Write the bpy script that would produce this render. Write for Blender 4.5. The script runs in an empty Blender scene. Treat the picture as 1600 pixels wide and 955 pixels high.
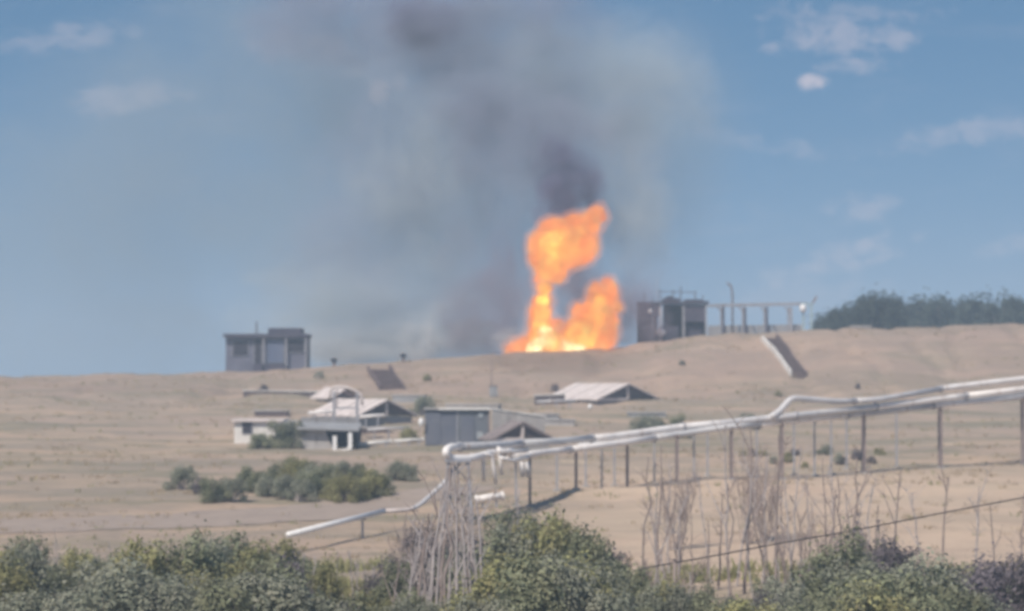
import bpy, bmesh, math, random
from mathutils import Vector, Matrix, noise, Euler
R = math.radians
S = bpy.context.scene
COL = S.collection
rnd = random.Random(7)

# ------------------------------------------------------------ camera
W0, H0 = 1600.0, 955.0
FOC = 3764.0                       # focal length in photograph pixels
HORIZON = 595.0
CZ = 12.0
PITCH = math.atan((HORIZON - H0 / 2) / FOC)
cam_d = bpy.data.cameras.new('camera'); cam = bpy.data.objects.new('camera', cam_d); COL.objects.link(cam)
cam.location = (0, 0, CZ); cam.rotation_euler = (math.pi / 2 + PITCH, 0, 0)
cam_d.sensor_width = 36; cam_d.lens = FOC / W0 * 36
cam_d.dof.use_dof = True; cam_d.dof.focus_distance = 36; cam_d.dof.aperture_fstop = FOC / W0 * .036 / .074   # phone zoom slightly out of focus
cam_d.clip_start = 0.5; cam_d.clip_end = 20000
S.camera = cam
S.cycles.filter_width = 2.6
S.cycles.use_denoising = True
S.cycles.volume_bounces = 1
S.cycles.max_bounces = 6
S.cycles.volume_step_rate = 1.6
S.cycles.volume_max_steps = 256
S.cycles.transparent_max_bounces = 16

# ------------------------------------------------------------ light
SUN_AZ = R(216)        # compass direction the light comes from, measured from +Y clockwise (left, a little behind the camera)
SUN_EL = R(50)
sd = Vector((math.sin(SUN_AZ) * math.cos(SUN_EL), math.cos(SUN_AZ) * math.cos(SUN_EL), math.sin(SUN_EL)))
sun_d = bpy.data.lights.new('sun', 'SUN'); sun_d.energy = 3.7; sun_d.angle = R(0.6); sun_d.color = (1.0, 0.91, 0.80)
sun = bpy.data.objects.new('sun', sun_d); COL.objects.link(sun)
sun.rotation_euler = sd.to_track_quat('Z', 'Y').to_euler(); sun.location = (0, 0, 80)
S.view_settings.view_transform = 'Standard'; S.view_settings.look = 'None'
S.view_settings.exposure = 0.5; S.view_settings.gamma = 1.0
S.render.film_transparent = False

def px_dir(px, py):
    v = Vector(((px - W0 / 2) / FOC, 1.0, (H0 / 2 - py) / FOC))
    v.rotate(Euler((PITCH, 0, 0)))
    return v
def at(px, py, Y):
    v = px_dir(px, py)
    return Vector((v.x / v.y * Y, Y, CZ + v.z / v.y * Y))

# ------------------------------------------------------------ node helpers
class NT:
    def __init__(s, nt):
        s.t = nt; nt.nodes.clear()
    def n(s, typ, ins=None, **kw):
        nd = s.t.nodes.new(typ)
        for k, v in kw.items(): setattr(nd, k, v)
        for k, v in (ins or {}).items():
            sock = nd.inputs[k]
            if hasattr(v, 'is_output') or isinstance(v, bpy.types.NodeSocket): s.t.links.new(v, sock)
            else: sock.default_value = v
        return nd
    def math(s, op, a, b=0.0, clamp=False):
        nd = s.n('ShaderNodeMath', {0: a, 1: b}, operation=op); nd.use_clamp = clamp
        return nd.outputs[0]
    def mix(s, f, a, b, blend='MIX'):
        nd = s.n('ShaderNodeMix', None, data_type='RGBA', blend_type=blend)
        for i, v in ((0, f), (6, a), (7, b)):
            if isinstance(v, bpy.types.NodeSocket): s.t.links.new(v, nd.inputs[i])
            else: nd.inputs[i].default_value = v if i == 0 else (*v[:3], 1)
        return nd.outputs[2]
    def noise(s, vec, scale, detail=4, rough=0.55, dist=0.0):
        return s.n('ShaderNodeTexNoise', {'Vector': vec, 'Scale': scale, 'Detail': detail, 'Roughness': rough, 'Distortion': dist}).outputs['Fac']
    def ramp(s, f, lo, hi, a=0.0, b=1.0):
        nd = s.n('ShaderNodeMapRange', {0: f, 1: lo, 2: hi, 3: a, 4: b}, interpolation_type='SMOOTHSTEP')
        return nd.outputs[0]

# ------------------------------------------------------------ sky
world = bpy.data.worlds.new('World'); S.world = world; world.use_nodes = True
w = NT(world.node_tree)
gen = w.n('ShaderNodeTexCoord').outputs['Generated']
lift = w.n('ShaderNodeVectorMath', {0: gen, 1: (0, 0, 0.16)}, operation='ADD').outputs[0]
lift = w.n('ShaderNodeVectorMath', {0: lift}, operation='NORMALIZE').outputs[0]
sky = w.n('ShaderNodeTexSky', sky_type='NISHITA', sun_disc=False)
w.t.links.new(lift, sky.inputs['Vector'])
sky.sun_elevation = SUN_EL; sky.sun_rotation = SUN_AZ
sky.altitude = 200; sky.air_density = 1.0; sky.dust_density = 0.6; sky.ozone_density = 2.0
col = sky.outputs[0]
# thin clouds: (direction, half width, half height, tilt, strength)
wisps = w.ramp(w.noise(w.n('ShaderNodeMapping', {'Vector': gen, 'Scale': (9, 9, 34), 'Rotation': (0, R(-12), 0)}).outputs[0], 2.2, 6, 0.6, 0.4), 0.52, 0.82)
sep = w.n('ShaderNodeSeparateXYZ', {0: gen})
gx, gy, gz = sep.outputs
ax = w.math('DIVIDE', gx, gy); az = w.math('DIVIDE', gz, gy)
nz = w.noise(w.n('ShaderNodeVectorMath', {0: gen, 1: (1, 1, 1.6)}, operation='MULTIPLY').outputs[0], 70, 5, 0.65, 0.3)
nz2 = w.noise(w.n('ShaderNodeVectorMath', {0: gen, 1: (1, 1, 1.6)}, operation='MULTIPLY').outputs[0], 22, 3, 0.5)
front = w.math('GREATER_THAN', gy, 0.0)
cl = None
for (cx, cy, rx, ry, tilt, st) in [(1300, 60, 95, 24, 0, .42), (1270, 130, 24, 12, 0, .85), (1345, 103, 60, 14, 0, .4), (1290, 415, 115, 22, 18, .6), (1350, 395, 50, 12, 20, .5),
                                   (1345, 325, 60, 20, 0, .38), (594, 142, 14, 17, 0, .9), (624, 130, 12, 12, 0, .4), (550, 112, 24, 14, 30, .35), (1330, 20, 120, 16, 0, .3),
                                   (1210, 470, 150, 26, 8, .4), (1500, 210, 120, 20, 8, .35), (1560, 390, 70, 14, 18, .4), (210, 150, 80, 24, 10, .4), (90, 60, 90, 20, 5, .3),
                                   (470, 80, 80, 30, -15, .35), (1195, 225, 110, 14, -8, .22)]:
    d = px_dir(cx, cy); u0, v0 = d.x / d.y, d.z / d.y
    t = R(tilt); ca, sa = math.cos(t), math.sin(t)
    du = w.math('SUBTRACT', ax, u0); dv = w.math('SUBTRACT', az, v0)
    a = w.math('MULTIPLY', w.math('ADD', w.math('MULTIPLY', du, ca), w.math('MULTIPLY', dv, sa)), FOC / rx)
    b = w.math('MULTIPLY', w.math('SUBTRACT', w.math('MULTIPLY', dv, ca), w.math('MULTIPLY', du, sa)), FOC / ry)
    r2 = w.math('ADD', w.math('MULTIPLY', a, a), w.math('MULTIPLY', b, b))
    g = w.ramp(w.math('ADD', r2, w.math('MULTIPLY', w.math('SUBTRACT', nz, 0.5), 8.0)), 1.9, -0.9, 0, st)
    cl = g if cl is None else w.math('MAXIMUM', cl, g)
cl = w.math('MULTIPLY', cl, front)
cl = w.math('MAXIMUM', cl, w.math('MULTIPLY', wisps, 0.13), clamp=True)
SKYK = 0.06
hs = w.n('ShaderNodeHueSaturation', {'Color': col, 'Hue': .492, 'Saturation': 1.38, 'Value': 1.0}).outputs[0]
bg = w.mix(cl, hs, (0.50 / SKYK, 0.44 / SKYK, 0.48 / SKYK))
bgn = w.n('ShaderNodeBackground', {'Color': bg, 'Strength': SKYK})
w.n('ShaderNodeOutputWorld', {'Surface': bgn.outputs[0]})

# ------------------------------------------------------------ materials
MATS = {}
def mat(name, c1, c2=None, scale=2.0, rough=0.8, metal=0.0, bump=0.0, bscale=None, stain=None, rand=0.0, island=0.0):
    """plain weathered surface: two tones mixed by noise, optional stains, random tint per object or per leaf"""
    m = bpy.data.materials.new(name); m.use_nodes = True; t = NT(m.node_tree)
    co = t.n('ShaderNodeTexCoord').outputs['Object']
    c2 = c2 or tuple(x * 0.72 for x in c1)
    f = t.ramp(t.noise(co, scale, 5, 0.62, 0.3), 0.32, 0.68)
    c = t.mix(f, c1, c2)
    if stain:
        st = t.ramp(t.noise(t.n('ShaderNodeMapping', {'Vector': co, 'Scale': (1, 1, 0.25)}).outputs[0], scale * 2.3, 6, 0.7), 0.54, 0.72)
        c = t.mix(st, c, stain)
    if rand or island:
        src = t.n('ShaderNodeObjectInfo').outputs['Random'] if rand else t.n('ShaderNodeNewGeometry').outputs['Random Per Island']
        k = rand or island
        v = t.n('ShaderNodeMapRange', {0: src, 3: 1 - k, 4: 1 + k}).outputs[0]
        c = t.n('ShaderNodeHueSaturation', {'Color': c, 'Value': v, 'Saturation': 1.0, 'Hue': 0.5}).outputs[0]
    b = t.n('ShaderNodeBsdfPrincipled', {'Base Color': c, 'Roughness': rough, 'Metallic': metal})
    if bump:
        bn = t.n('ShaderNodeBump', {'Strength': 0.5, 'Distance': bump, 'Height': t.noise(co, bscale or scale * 6, 5, 0.6)})
        t.t.links.new(bn.outputs[0], b.inputs['Normal'])
    t.n('ShaderNodeOutputMaterial', {'Surface': b.outputs[0]})
    MATS[name] = m
    return m

def leafmat(name, c1, c2, island=0.2):
    m = bpy.data.materials.new(name); m.use_nodes = True; t = NT(m.node_tree)
    oi = t.n('ShaderNodeObjectInfo').outputs['Random']; gi = t.n('ShaderNodeNewGeometry').outputs['Random Per Island']
    co = t.n('ShaderNodeTexCoord').outputs['Object']
    f = t.ramp(t.noise(co, 1.3, 3), 0.35, 0.65)
    c = t.mix(f, c1, c2)
    v = t.math('MULTIPLY', t.n('ShaderNodeMapRange', {0: gi, 3: 1 - island, 4: 1 + island}).outputs[0], t.n('ShaderNodeMapRange', {0: oi, 3: .8, 4: 1.2}).outputs[0])
    c = t.n('ShaderNodeHueSaturation', {'Color': c, 'Value': v, 'Hue': t.n('ShaderNodeMapRange', {0: gi, 3: .485, 4: .515}).outputs[0]}).outputs[0]
    b = t.n('ShaderNodeBsdfPrincipled', {'Base Color': c, 'Roughness': 0.9, 'Specular IOR Level': 0.15})
    tr = t.n('ShaderNodeBsdfTranslucent', {'Color': c})
    t.n('ShaderNodeOutputMaterial', {'Surface': t.n('ShaderNodeMixShader', {0: 0.4, 1: b.outputs[0], 2: tr.outputs[0]}).outputs[0]})
    MATS[name] = m
    return m

M_white = mat('white_cladding', (.82, .79, .77), (.72, .68, .66), 0.8, .45, stain=(.40, .31, .26))
M_grey = mat('grey_cladding', (.50, .50, .51), (.62, .60, .59), 0.5, .5, stain=(.26, .22, .21))
M_pale = mat('pale_cladding', (.62, .60, .60), (.42, .42, .44), 0.5, .5, stain=(.33, .26, .23))
M_steel = mat('weathered_steel', (.17, .135, .135), (.24, .19, .18), 1.5, .7)
M_lsteel = mat('galvanised_steel', (.33, .33, .36), (.24, .24, .27), 1.5, .55, stain=(.22, .17, .15))
M_roof = mat('sunlit_roof_sheet', (.68, .60, .57), (.56, .49, .46), 0.9, .7, bump=.02, stain=(.44, .36, .31))
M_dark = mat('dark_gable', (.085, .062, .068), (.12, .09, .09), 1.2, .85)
M_conc = mat('old_concrete', (.42, .40, .39), (.33, .31, .30), 0.7, .9, bump=.03, stain=(.22, .20, .19))
M_gconc = mat('grey_concrete', (.31, .31, .32), (.25, .25, .26), 0.7, .9, bump=.03, stain=(.18, .17, .17))
M_cabin = mat('slate_blue_sheet', (.105, .115, .15), (.14, .145, .175), 0.7, .55, bump=.01)
M_cabin2 = mat('slate_panel', (.14, .15, .17), (.11, .12, .14), 0.7, .55)
M_glass = mat('dull_glass', (.38, .41, .42), (.30, .33, .35), 1, .2)
M_plaster = mat('pale_plaster', (.72, .70, .67), (.62, .60, .57), 0.6, .9, stain=(.36, .33, .31))
M_indark = mat('dark_interior', (.022, .02, .032), (.035, .03, .045), 1, .9)  # shade inside bays and openings put into the colour; also dark vent caps
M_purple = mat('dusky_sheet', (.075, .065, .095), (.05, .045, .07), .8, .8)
M_step = mat('brown_tread', (.11, .075, .072), (.15, .105, .10), 1.5, .9)
M_teal = mat('pale_teal_paint', (.36, .46, .48), (.28, .37, .40), 1, .6)
M_bark_pale = mat('pale_bark', (.46, .41, .40), (.31, .27, .27), 3, .9)
M_bark_dark = mat('brown_bark', (.25, .195, .18), (.33, .27, .245), 3, .9)
M_cable = mat('black_cable', (.05, .04, .04), (.08, .065, .06), 2, .6)
M_lamp = mat('white_enamel', (.82, .81, .80), (.75, .74, .73), 2, .35)
L_green = leafmat('green_leaves', (.215, .23, .145), (.30, .30, .195))
L_olive = leafmat('olive_leaves', (.28, .27, .13), (.36, .335, .175))
L_grey = leafmat('grey_green_leaves', (.25, .265, .20), (.34, .335, .26))
L_dusk = leafmat('dusky_twig_leaves', (.21, .18, .195), (.16, .14, .155))
L_far = leafmat('far_tree_leaves', (.055, .075, .06), (.08, .095, .075))
L_straw = leafmat('straw_blades', (.48, .37, .24), (.40, .31, .20), .35)

# ------------------------------------------------------------ object helpers
def tag(o, label=None, cat=None, group=None, kind=None):
    if label: o['label'] = label
    if cat: o['category'] = cat
    if group: o['group'] = group
    if kind: o['kind'] = kind
    return o
def empty(name, loc, rz=0, **k):
    o = bpy.data.objects.new(name, None); COL.objects.link(o); o.location = loc; o.rotation_euler = (0, 0, rz); o.empty_display_size = .3
    return tag(o, **k)
def link(name, me, m=None, parent=None, smooth=False):
    o = bpy.data.objects.new(name, me); COL.objects.link(o)
    if m: 
        if not me.materials: me.materials.append(m)
    if parent: o.parent = parent
    if smooth:
        for p in me.polygons: p.use_smooth = True
    return o
class MB:
    def __init__(s): s.v = []; s.f = []
    def box(s, x0, x1, y0, y1, z0, z1):
        b = len(s.v)
        s.v += [(x, y, z) for z in (z0, z1) for y in (y0, y1) for x in (x0, x1)]
        s.f += [tuple(b + i for i in q) for q in ((0, 2, 3, 1), (4, 5, 7, 6), (0, 1, 5, 4), (2, 6, 7, 3), (0, 4, 6, 2), (1, 3, 7, 5))]
        return s
    def hexa(s, lo, hi):      # two quads of points, bottom then top
        b = len(s.v); s.v += [tuple(p) for p in lo] + [tuple(p) for p in hi]
        s.f += [(b + 3, b + 2, b + 1, b), (b + 4, b + 5, b + 6, b + 7)] + [(b + i, b + (i + 1) % 4, b + 4 + (i + 1) % 4, b + 4 + i) for i in range(4)]
        return s
    def bar(s, p, q, wdt, h=None):
        p, q = Vector(p), Vector(q); h = h or wdt; d = (q - p).normalized()
        up = Vector((0, 0, 1)) if abs(d.z) < .95 else Vector((0, 1, 0))
        a = d.cross(up).normalized() * wdt / 2; b_ = a.cross(d).normalized() * h / 2
        return s.hexa([p - a - b_, p + a - b_, p + a + b_, p - a + b_], [q - a - b_, q + a - b_, q + a + b_, q - a + b_])
    def tube(s, pts, rad, n=8, caps=True):
        pts = [Vector(p) for p in pts]; rs = rad if isinstance(rad, (list, tuple)) else [rad] * len(pts)
        b = len(s.v); prev = None
        for i, p in enumerate(pts):
            d = (pts[min(i + 1, len(pts) - 1)] - pts[max(i - 1, 0)]).normalized()
            if prev is None:
                a = d.orthogonal().normalized()
            else:
                a = (prev - d * prev.dot(d)).normalized()
            prev = a; c = d.cross(a)
            for k in range(n):
                t = 2 * math.pi * k / n
                s.v.append(tuple(p + (a * math.cos(t) + c * math.sin(t)) * rs[i]))
        for i in range(len(pts) - 1):
            for k in range(n):
                s.f.append((b + i * n + k, b + i * n + (k + 1) % n, b + (i + 1) * n + (k + 1) % n, b + (i + 1) * n + k))
        if caps:
            s.f.append(tuple(b + k for k in range(n))[::-1]); s.f.append(tuple(b + (len(pts) - 1) * n + k for k in range(n)))
        return s
    def ball(s, c, r, nu=12, nv=8, sz=1.0):
        b = len(s.v); c = Vector(c)
        for j in range(1, nv):
            for i in range(nu):
                t = math.pi * j / nv; u = 2 * math.pi * i / nu
                s.v.append(tuple(c + Vector((math.sin(t) * math.cos(u), math.sin(t) * math.sin(u), math.cos(t) * sz)) * r))
        s.v.append(tuple(c + Vector((0, 0, r * sz)))); s.v.append(tuple(c - Vector((0, 0, r * sz))))
        T = b + (nv - 1) * nu
        for i in range(nu):
            s.f.append((T, b + i, b + (i + 1) % nu)); s.f.append((T + 1, b + (nv - 2) * nu + (i + 1) % nu, b + (nv - 2) * nu + i))
            for j in range(nv - 2):
                s.f.append((b + j * nu + i, b + (j + 1) * nu + i, b + (j + 1) * nu + (i + 1) % nu, b + j * nu + (i + 1) % nu))
        return s
    def mesh(s, name):
        me = bpy.data.meshes.new(name); me.from_pydata(s.v, [], s.f); me.update(); return me
    def build(s, name, m, parent=None, smooth=False):
        return link(name, s.mesh(name), m, parent, smooth)
ORD = 'first second third fourth fifth sixth seventh eighth ninth tenth eleventh twelfth thirteenth fourteenth fifteenth sixteenth seventeenth eighteenth nineteenth twentieth'.split()
def nth(i): return ORD[i] if i < 20 else ('twenty ' + ORD[i - 20] if i < 29 else 'thirtieth' if i == 29 else 'thirty ' + ORD[i - 30] if i < 39 else 'fortieth' if i == 39 else 'forty ' + ORD[i - 40])
def kids(o): return [c for c in bpy.data.objects if c.parent == o]
def rounded(pts, r=0.5, n=5):
    """polyline with its corners rounded"""
    pts = [Vector(p) for p in pts]; out = [pts[0]]
    for i in range(1, len(pts) - 1):
        a, b, c = pts[i - 1], pts[i], pts[i + 1]
        ra = min(r, (a - b).length * .45); rc = min(r, (c - b).length * .45)
        p0 = b + (a - b).normalized() * ra; p1 = b + (c - b).normalized() * rc
        for k in range(n + 1):
            t = k / n
            out.append(p0 * (1 - t) ** 2 + b * 2 * t * (1 - t) + p1 * t * t)
    out.append(pts[-1]); return out

# ------------------------------------------------------------ terrain
PROF = [(0, None), (30, 1400), (60, 1060), (80, 962), (95, 885), (110, 818), (130, 752), (160, 696), (185, 657), (205, 629), (214, 615)]
CREST = [(-300, 590), (330, 583), (400, 580), (480, 575), (560, 568), (700, 557), (770, 554), (800, 551), (900, 548), (965, 541), (1000, 535), (1100, 525), (1200, 519), (1370, 511), (1900, 500)]
def interp(tab, x):
    if x <= tab[0][0]: return tab[0][1]
    for (a, va), (b, vb) in zip(tab, tab[1:]):
        if x <= b: return va + (vb - va) * (x - a) / (b - a)
    return tab[-1][1]
ZP = [(0, -1.7)] + [(Y, -(p - HORIZON) / FOC * Y) for Y, p in PROF[1:]]
def sm(t): t = min(1, max(0, t)); return t * t * (3 - 2 * t)
def ground(x, y, rough=True):
    px = 800 + x / max(y, 40.0) * FOC
    px = min(1900, max(-300, px))
    cz = (HORIZON - interp(CREST, px)) / FOC * 243
    if y <= 214: z = interp(ZP, y)
    else:
        z0 = ZP[-1][1]; t = (y - 214) / 29
        e = t + .08 * math.sin(math.pi * 2 * t) * -1 if t < 1 else 1
        z = z0 + (cz - z0) * min(1, max(0, e)) - 0.25 * sm((y - 243) / 6)
        if y > 420: z -= (y - 420) * 0.012
    # banks and cuts across the field
    if 95 < y < 200:
        k = sm((px - 780) / 60)
        wv = 1.1 * noise.noise(Vector((x * .05, 0, 3)))
        z += k * 0.38 * math.exp(-((y - 121 - wv * 2 - x * .18) / 1.5) ** 2)
        z += k * 0.30 * math.exp(-((y - 143 - wv * 2 - x * .12) / 1.8) ** 2)
    if rough:
        a = 0.16 if y < 205 else 0.28
        if y > 250: a = .1
        z += a * noise.fractal(Vector((x * .13, y * .10, 1.7)), 1.0, 2.0, 4)
        z += 0.05 * noise.noise(Vector((x * .9, y * .7, 8)))
        if 150 < y < 246:      # shallow gullies washed down the slope, and low ledges
            k = sm((y - 200) / 12) * sm((247 - y) / 6)
            gul = abs(noise.noise(Vector((x * .16 + .4 * noise.noise(Vector((x * .1, y * .12, 2))), y * .02, 4.2))))
            z -= .42 * k * math.exp(-(gul / .07) ** 2)
            z += .16 * noise.noise(Vector((x * .07, y * .55, 6.6)))
    return CZ + z
def axis(core0, core1, step, far0, far1):
    a = []; v = core0
    while v < core1 + 1e-6: a.append(v); v += step
    d = step; v = core0; pre = []
    while v > far0: d *= 1.35; v -= d; pre.append(v)
    d = step; v = a[-1]; post = []
    while v < far1: d *= 1.35; v += d; post.append(v)
    return pre[::-1] + a + post
gxs = axis(-62, 66, .7, -2500, 2500); gys = axis(50, 262, .7, -600, 2500)
me = bpy.data.meshes.new('ground')
vs = [(x, y, ground(x, y)) for y in gys for x in gxs]; nx = len(gxs)
fs = [(j * nx + i, j * nx + i + 1, (j + 1) * nx + i + 1, (j + 1) * nx + i) for j in range(len(gys) - 1) for i in range(nx - 1)]
me.from_pydata(vs, [], fs); me.update()
m = bpy.data.materials.new('dry_earth'); m.use_nodes = True; t = NT(m.node_tree)
co = t.n('ShaderNodeTexCoord').outputs['Object']
stretch = t.n('ShaderNodeMapping', {'Vector': co, 'Scale': (0.35, 1, 1)}).outputs[0]
c = t.mix(t.ramp(t.noise(co, .07, 4, .6), .38, .62), (.455, .33, .235), (.39, .29, .225))
c = t.mix(t.ramp(t.noise(stretch, .22, 6, .72, .5), .43, .62), c, (.29, .235, .18))
c = t.mix(t.ramp(t.noise(stretch, .55, 6, .7, .3), .55, .72), c, (.52, .405, .29))
c = t.mix(t.math('MULTIPLY', t.ramp(t.noise(t.n('ShaderNodeMapping', {'Vector': co, 'Scale': (0.4, 1.5, 1)}).outputs[0], .10, 6, .72, .9), .47, .62), .85), c, (.225, .20, .135))
c = t.mix(t.math('MULTIPLY', t.ramp(t.noise(co, 2.4, 5, .75), .5, .75), .45), c, (.17, .14, .11))
sp = t.n('ShaderNodeSeparateXYZ', {0: co}).outputs
band = t.math('MULTIPLY', t.ramp(sp[1], 206, 222), t.ramp(sp[1], 262, 250))
c = t.mix(t.math('MULTIPLY', band, t.ramp(t.noise(co, .09, 6, .75, .5), .3, .6, .15, .6)), c, (.32, .225, .18))
dx = t.math('DIVIDE', t.math('SUBTRACT', sp[0], 4.0), 8.0); dy = t.math('DIVIDE', t.math('SUBTRACT', sp[1], 238.0), 11.0)
scorch = t.ramp(t.math('ADD', t.math('ADD', t.math('MULTIPLY', dx, dx), t.math('MULTIPLY', dy, dy)), t.noise(co, .5, 6, .7)), 1.9, .7, 0, .6)
c = t.mix(scorch, c, (.20, .135, .095))
fld = t.math('MULTIPLY', t.ramp(sp[1], 84, 92), t.ramp(sp[1], 150, 128))
fld = t.math('MULTIPLY', fld, t.ramp(t.math('ADD', sp[0], t.math('MULTIPLY', t.noise(co, .15, 4), 10)), 4, 10))
c = t.mix(t.math('MULTIPLY', fld, .7), c, t.mix(t.ramp(t.noise(stretch, .4, 6, .7), .4, .65), (.60, .455, .335), (.50, .37, .275)))
b = t.n('ShaderNodeBsdfPrincipled', {'Base Color': c, 'Roughness': .95})
bn = t.n('ShaderNodeBump', {'Strength': .8, 'Distance': .25, 'Height': t.noise(co, 1.8, 7, .7)})
t.t.links.new(bn.outputs[0], b.inputs['Normal'])
t.n('ShaderNodeOutputMaterial', {'Surface': b.outputs[0]})
g_o = link('ground', me, m, smooth=True); tag(g_o, 'dry tan earth of the field and the embankment behind it', kind='structure')

def drape(name, left, right, m, n=60, lift=.02, cross=8, **k):
    """a strip between two lines on the ground, following the terrain"""
    mb = MB()
    def along(line, t):
        s_ = t * (len(line) - 1); i = min(int(s_), len(line) - 2); return Vector(line[i]).lerp(Vector(line[i + 1]), s_ - i)
    for i in range(n + 1):
        a, b_ = along(left, i / n), along(right, i / n)
        for j in range(cross + 1):
            p = a.lerp(b_, j / cross); mb.v.append((p.x, p.y, ground(p.x, p.y) + lift))
    for i in range(n):
        for j in range(cross):
            q = i * (cross + 1) + j; mb.f.append((q, q + 1, q + cross + 2, q + cross + 1))
    o = mb.build(name, m, smooth=True); return tag(o, **k)
def gp(px, Y, dz=0):
    x = (px - 800) / FOC * Y
    return Vector((x, Y, ground(x, Y) + dz))
M_track = mat('grey_dirt', (.335, .265, .22), (.29, .23, .19), .5, .95, bump=.08, stain=(.20, .165, .14))
drape('dirt_track', [gp(-250, 104).xy.to_3d(), gp(100, 106).xy.to_3d(), gp(300, 108).xy.to_3d(), gp(420, 109).xy.to_3d(), gp(560, 112).xy.to_3d(), gp(700, 121).xy.to_3d(), gp(780, 126).xy.to_3d()],
      [gp(-250, 110).xy.to_3d(), gp(100, 112).xy.to_3d(), gp(290, 115).xy.to_3d(), gp(420, 117).xy.to_3d(), gp(560, 122).xy.to_3d(), gp(700, 127).xy.to_3d(), gp(790, 127).xy.to_3d()], M_track, lift=.03, kind='structure', label='grey dirt track curving along the slope above the white handrail pipe')

# ------------------------------------------------------------ gabled bunkers
def gable(apex, halfw, rise, length, th, wall, label, trim=True, slope_m=None, drop=.35):
    """low gabled roof whose ridge runs back and to the left; the gable end looks to the right"""
    base = Vector((apex.x, apex.y, apex.z - rise))
    e = empty('gabled_bunker', base, th, label=label, cat='bunker', group='low gabled bunkers sunk in the slope')
    W_, L_, h = halfw, length, rise
    for s_, nm in ((-1, 'roof_slope'), (1, 'roof_slope')):
        q0 = [(0, -.25, h), (0, L_, h), (s_ * (W_ + .25), L_, -.12), (s_ * (W_ + .25), -.25, -.12)]
        q1 = [(x, y, z + .11) for x, y, z in q0]
        if s_ > 0: q0, q1 = q0[::-1], q1[::-1]
        n_sheets = 6
        for k in range(n_sheets):
            a, b2 = k / n_sheets, (k + 1) / n_sheets - .012
            y0, y1 = -.25 + (L_ + .25) * a, -.25 + (L_ + .25) * b2
            up = .02 * (k % 2)
            lo = [(0, y0, h + up), (0, y1, h + up), (s_ * (W_ + .25), y1, -.12 + up), (s_ * (W_ + .25), y0, -.12 + up)]
            hi = [(x, y, z + .11) for x, y, z in lo]
            if s_ > 0: lo, hi = lo[::-1], hi[::-1]
            MB().hexa(lo, hi).build('roof_panel', slope_m or M_roof, e)
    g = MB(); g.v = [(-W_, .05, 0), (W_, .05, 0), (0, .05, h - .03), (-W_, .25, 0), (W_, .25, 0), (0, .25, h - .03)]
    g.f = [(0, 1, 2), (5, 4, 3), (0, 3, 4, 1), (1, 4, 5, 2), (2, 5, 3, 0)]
    g.build('gable_wall', M_dark, e)  # dark colour stands for the shade within the open gable
    MB().box(-W_ + .1, W_ - .1, .1, L_ - .1, -drop - 1.0, -.13).build('wall', wall, e)
    if trim:
        MB().box(-W_, -.12, -.12, .04, -.16, .06).build('trim_beam', M_roof, e)
        MB().box(-.09, .09, -.14, .02, -.1, h - .1).build('post', M_roof, e)
        MB().bar((0, -.2, h - .06), (W_ + .2, -.2, -.12), .06, .16).build('fascia', M_dark, e)
    return e
TH = R(40)
gable(at(980, 601, 205), 3.4, 1.20, 6.8, TH, M_gconc, 'low gabled bunker under the flames with a pale roof and dark open gable')
gable(at(603, 626, 180), 2.6, 1.08, 6.2, TH, M_gconc, 'low gabled bunker with pale roof left of the slate cabin')
gable(at(816, 661, 154), 1.95, 1.0, 2.2, R(20), M_conc, 'small brown gabled bunker peeping over the pipes beside the slate cabin', slope_m=mat('brown_roof_sheet', (.27, .22, .21), (.21, .17, .165), 1, .8, stain=(.34, .3, .28)))
gable(at(541, 607, 208), 1.5, .8, 3.0, TH, M_gconc, 'smallest gabled roof behind the tall steel portal frame', trim=False)

# flat slabs and walls lying in the slope
def slab_wall(pxa, pxb, Y, ytop_a, ytop_b, thick, m, name, label, cat='wall', under=.8, coping=True, panels=5):
    a, b_ = at(pxa, ytop_a, Y), at(pxb, ytop_b, Y + .6)
    e = empty(name, (a.x, a.y, ground(a.x, a.y)), label=label, cat=cat)
    o = e.location
    for k in range(panels):
        p = a.lerp(b_, k / panels); q = a.lerp(b_, (k + 1) / panels - .006)
        zb = min(ground(p.x, p.y), ground(q.x, q.y)) - under
        MB().hexa([p - o + Vector((0, 0, zb - p.z)), q - o + Vector((0, 0, zb - q.z)), q - o + Vector((0, thick, zb - q.z)), p - o + Vector((0, thick, zb - p.z))],
                  [p - o, q - o, q - o + Vector((0, thick, 0)), p - o + Vector((0, thick, 0))]).build('panel', m, e)
    if coping:
        MB().bar(a - o + Vector((-.05, thick / 2, .05)), b_ - o + Vector((.05, thick / 2, .05)), thick + .12, .1).build('coping', M_plaster, e)
    return e
slab_wall(769, 852, 164, 640, 652, .3, M_conc, 'retaining_wall', 'pale concrete retaining wall stepping down right of the slate cabin')
slab_wall(470, 562, 168, 652, 652, .3, M_gconc, 'retaining_wall', 'grey concrete wall between the portal frame and the slate cabin', coping=False)
slab_wall(835, 883, 203, 619, 617, .2, M_dark, 'retaining_wall', 'short dark wall running left from the upper bunker', coping=True, under=.5, panels=2)
slab_wall(380, 500, 211, 611, 613, .25, M_dark, 'retaining_wall', 'low dark wall at the embankment foot on the left', coping=True, panels=8)

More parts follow.
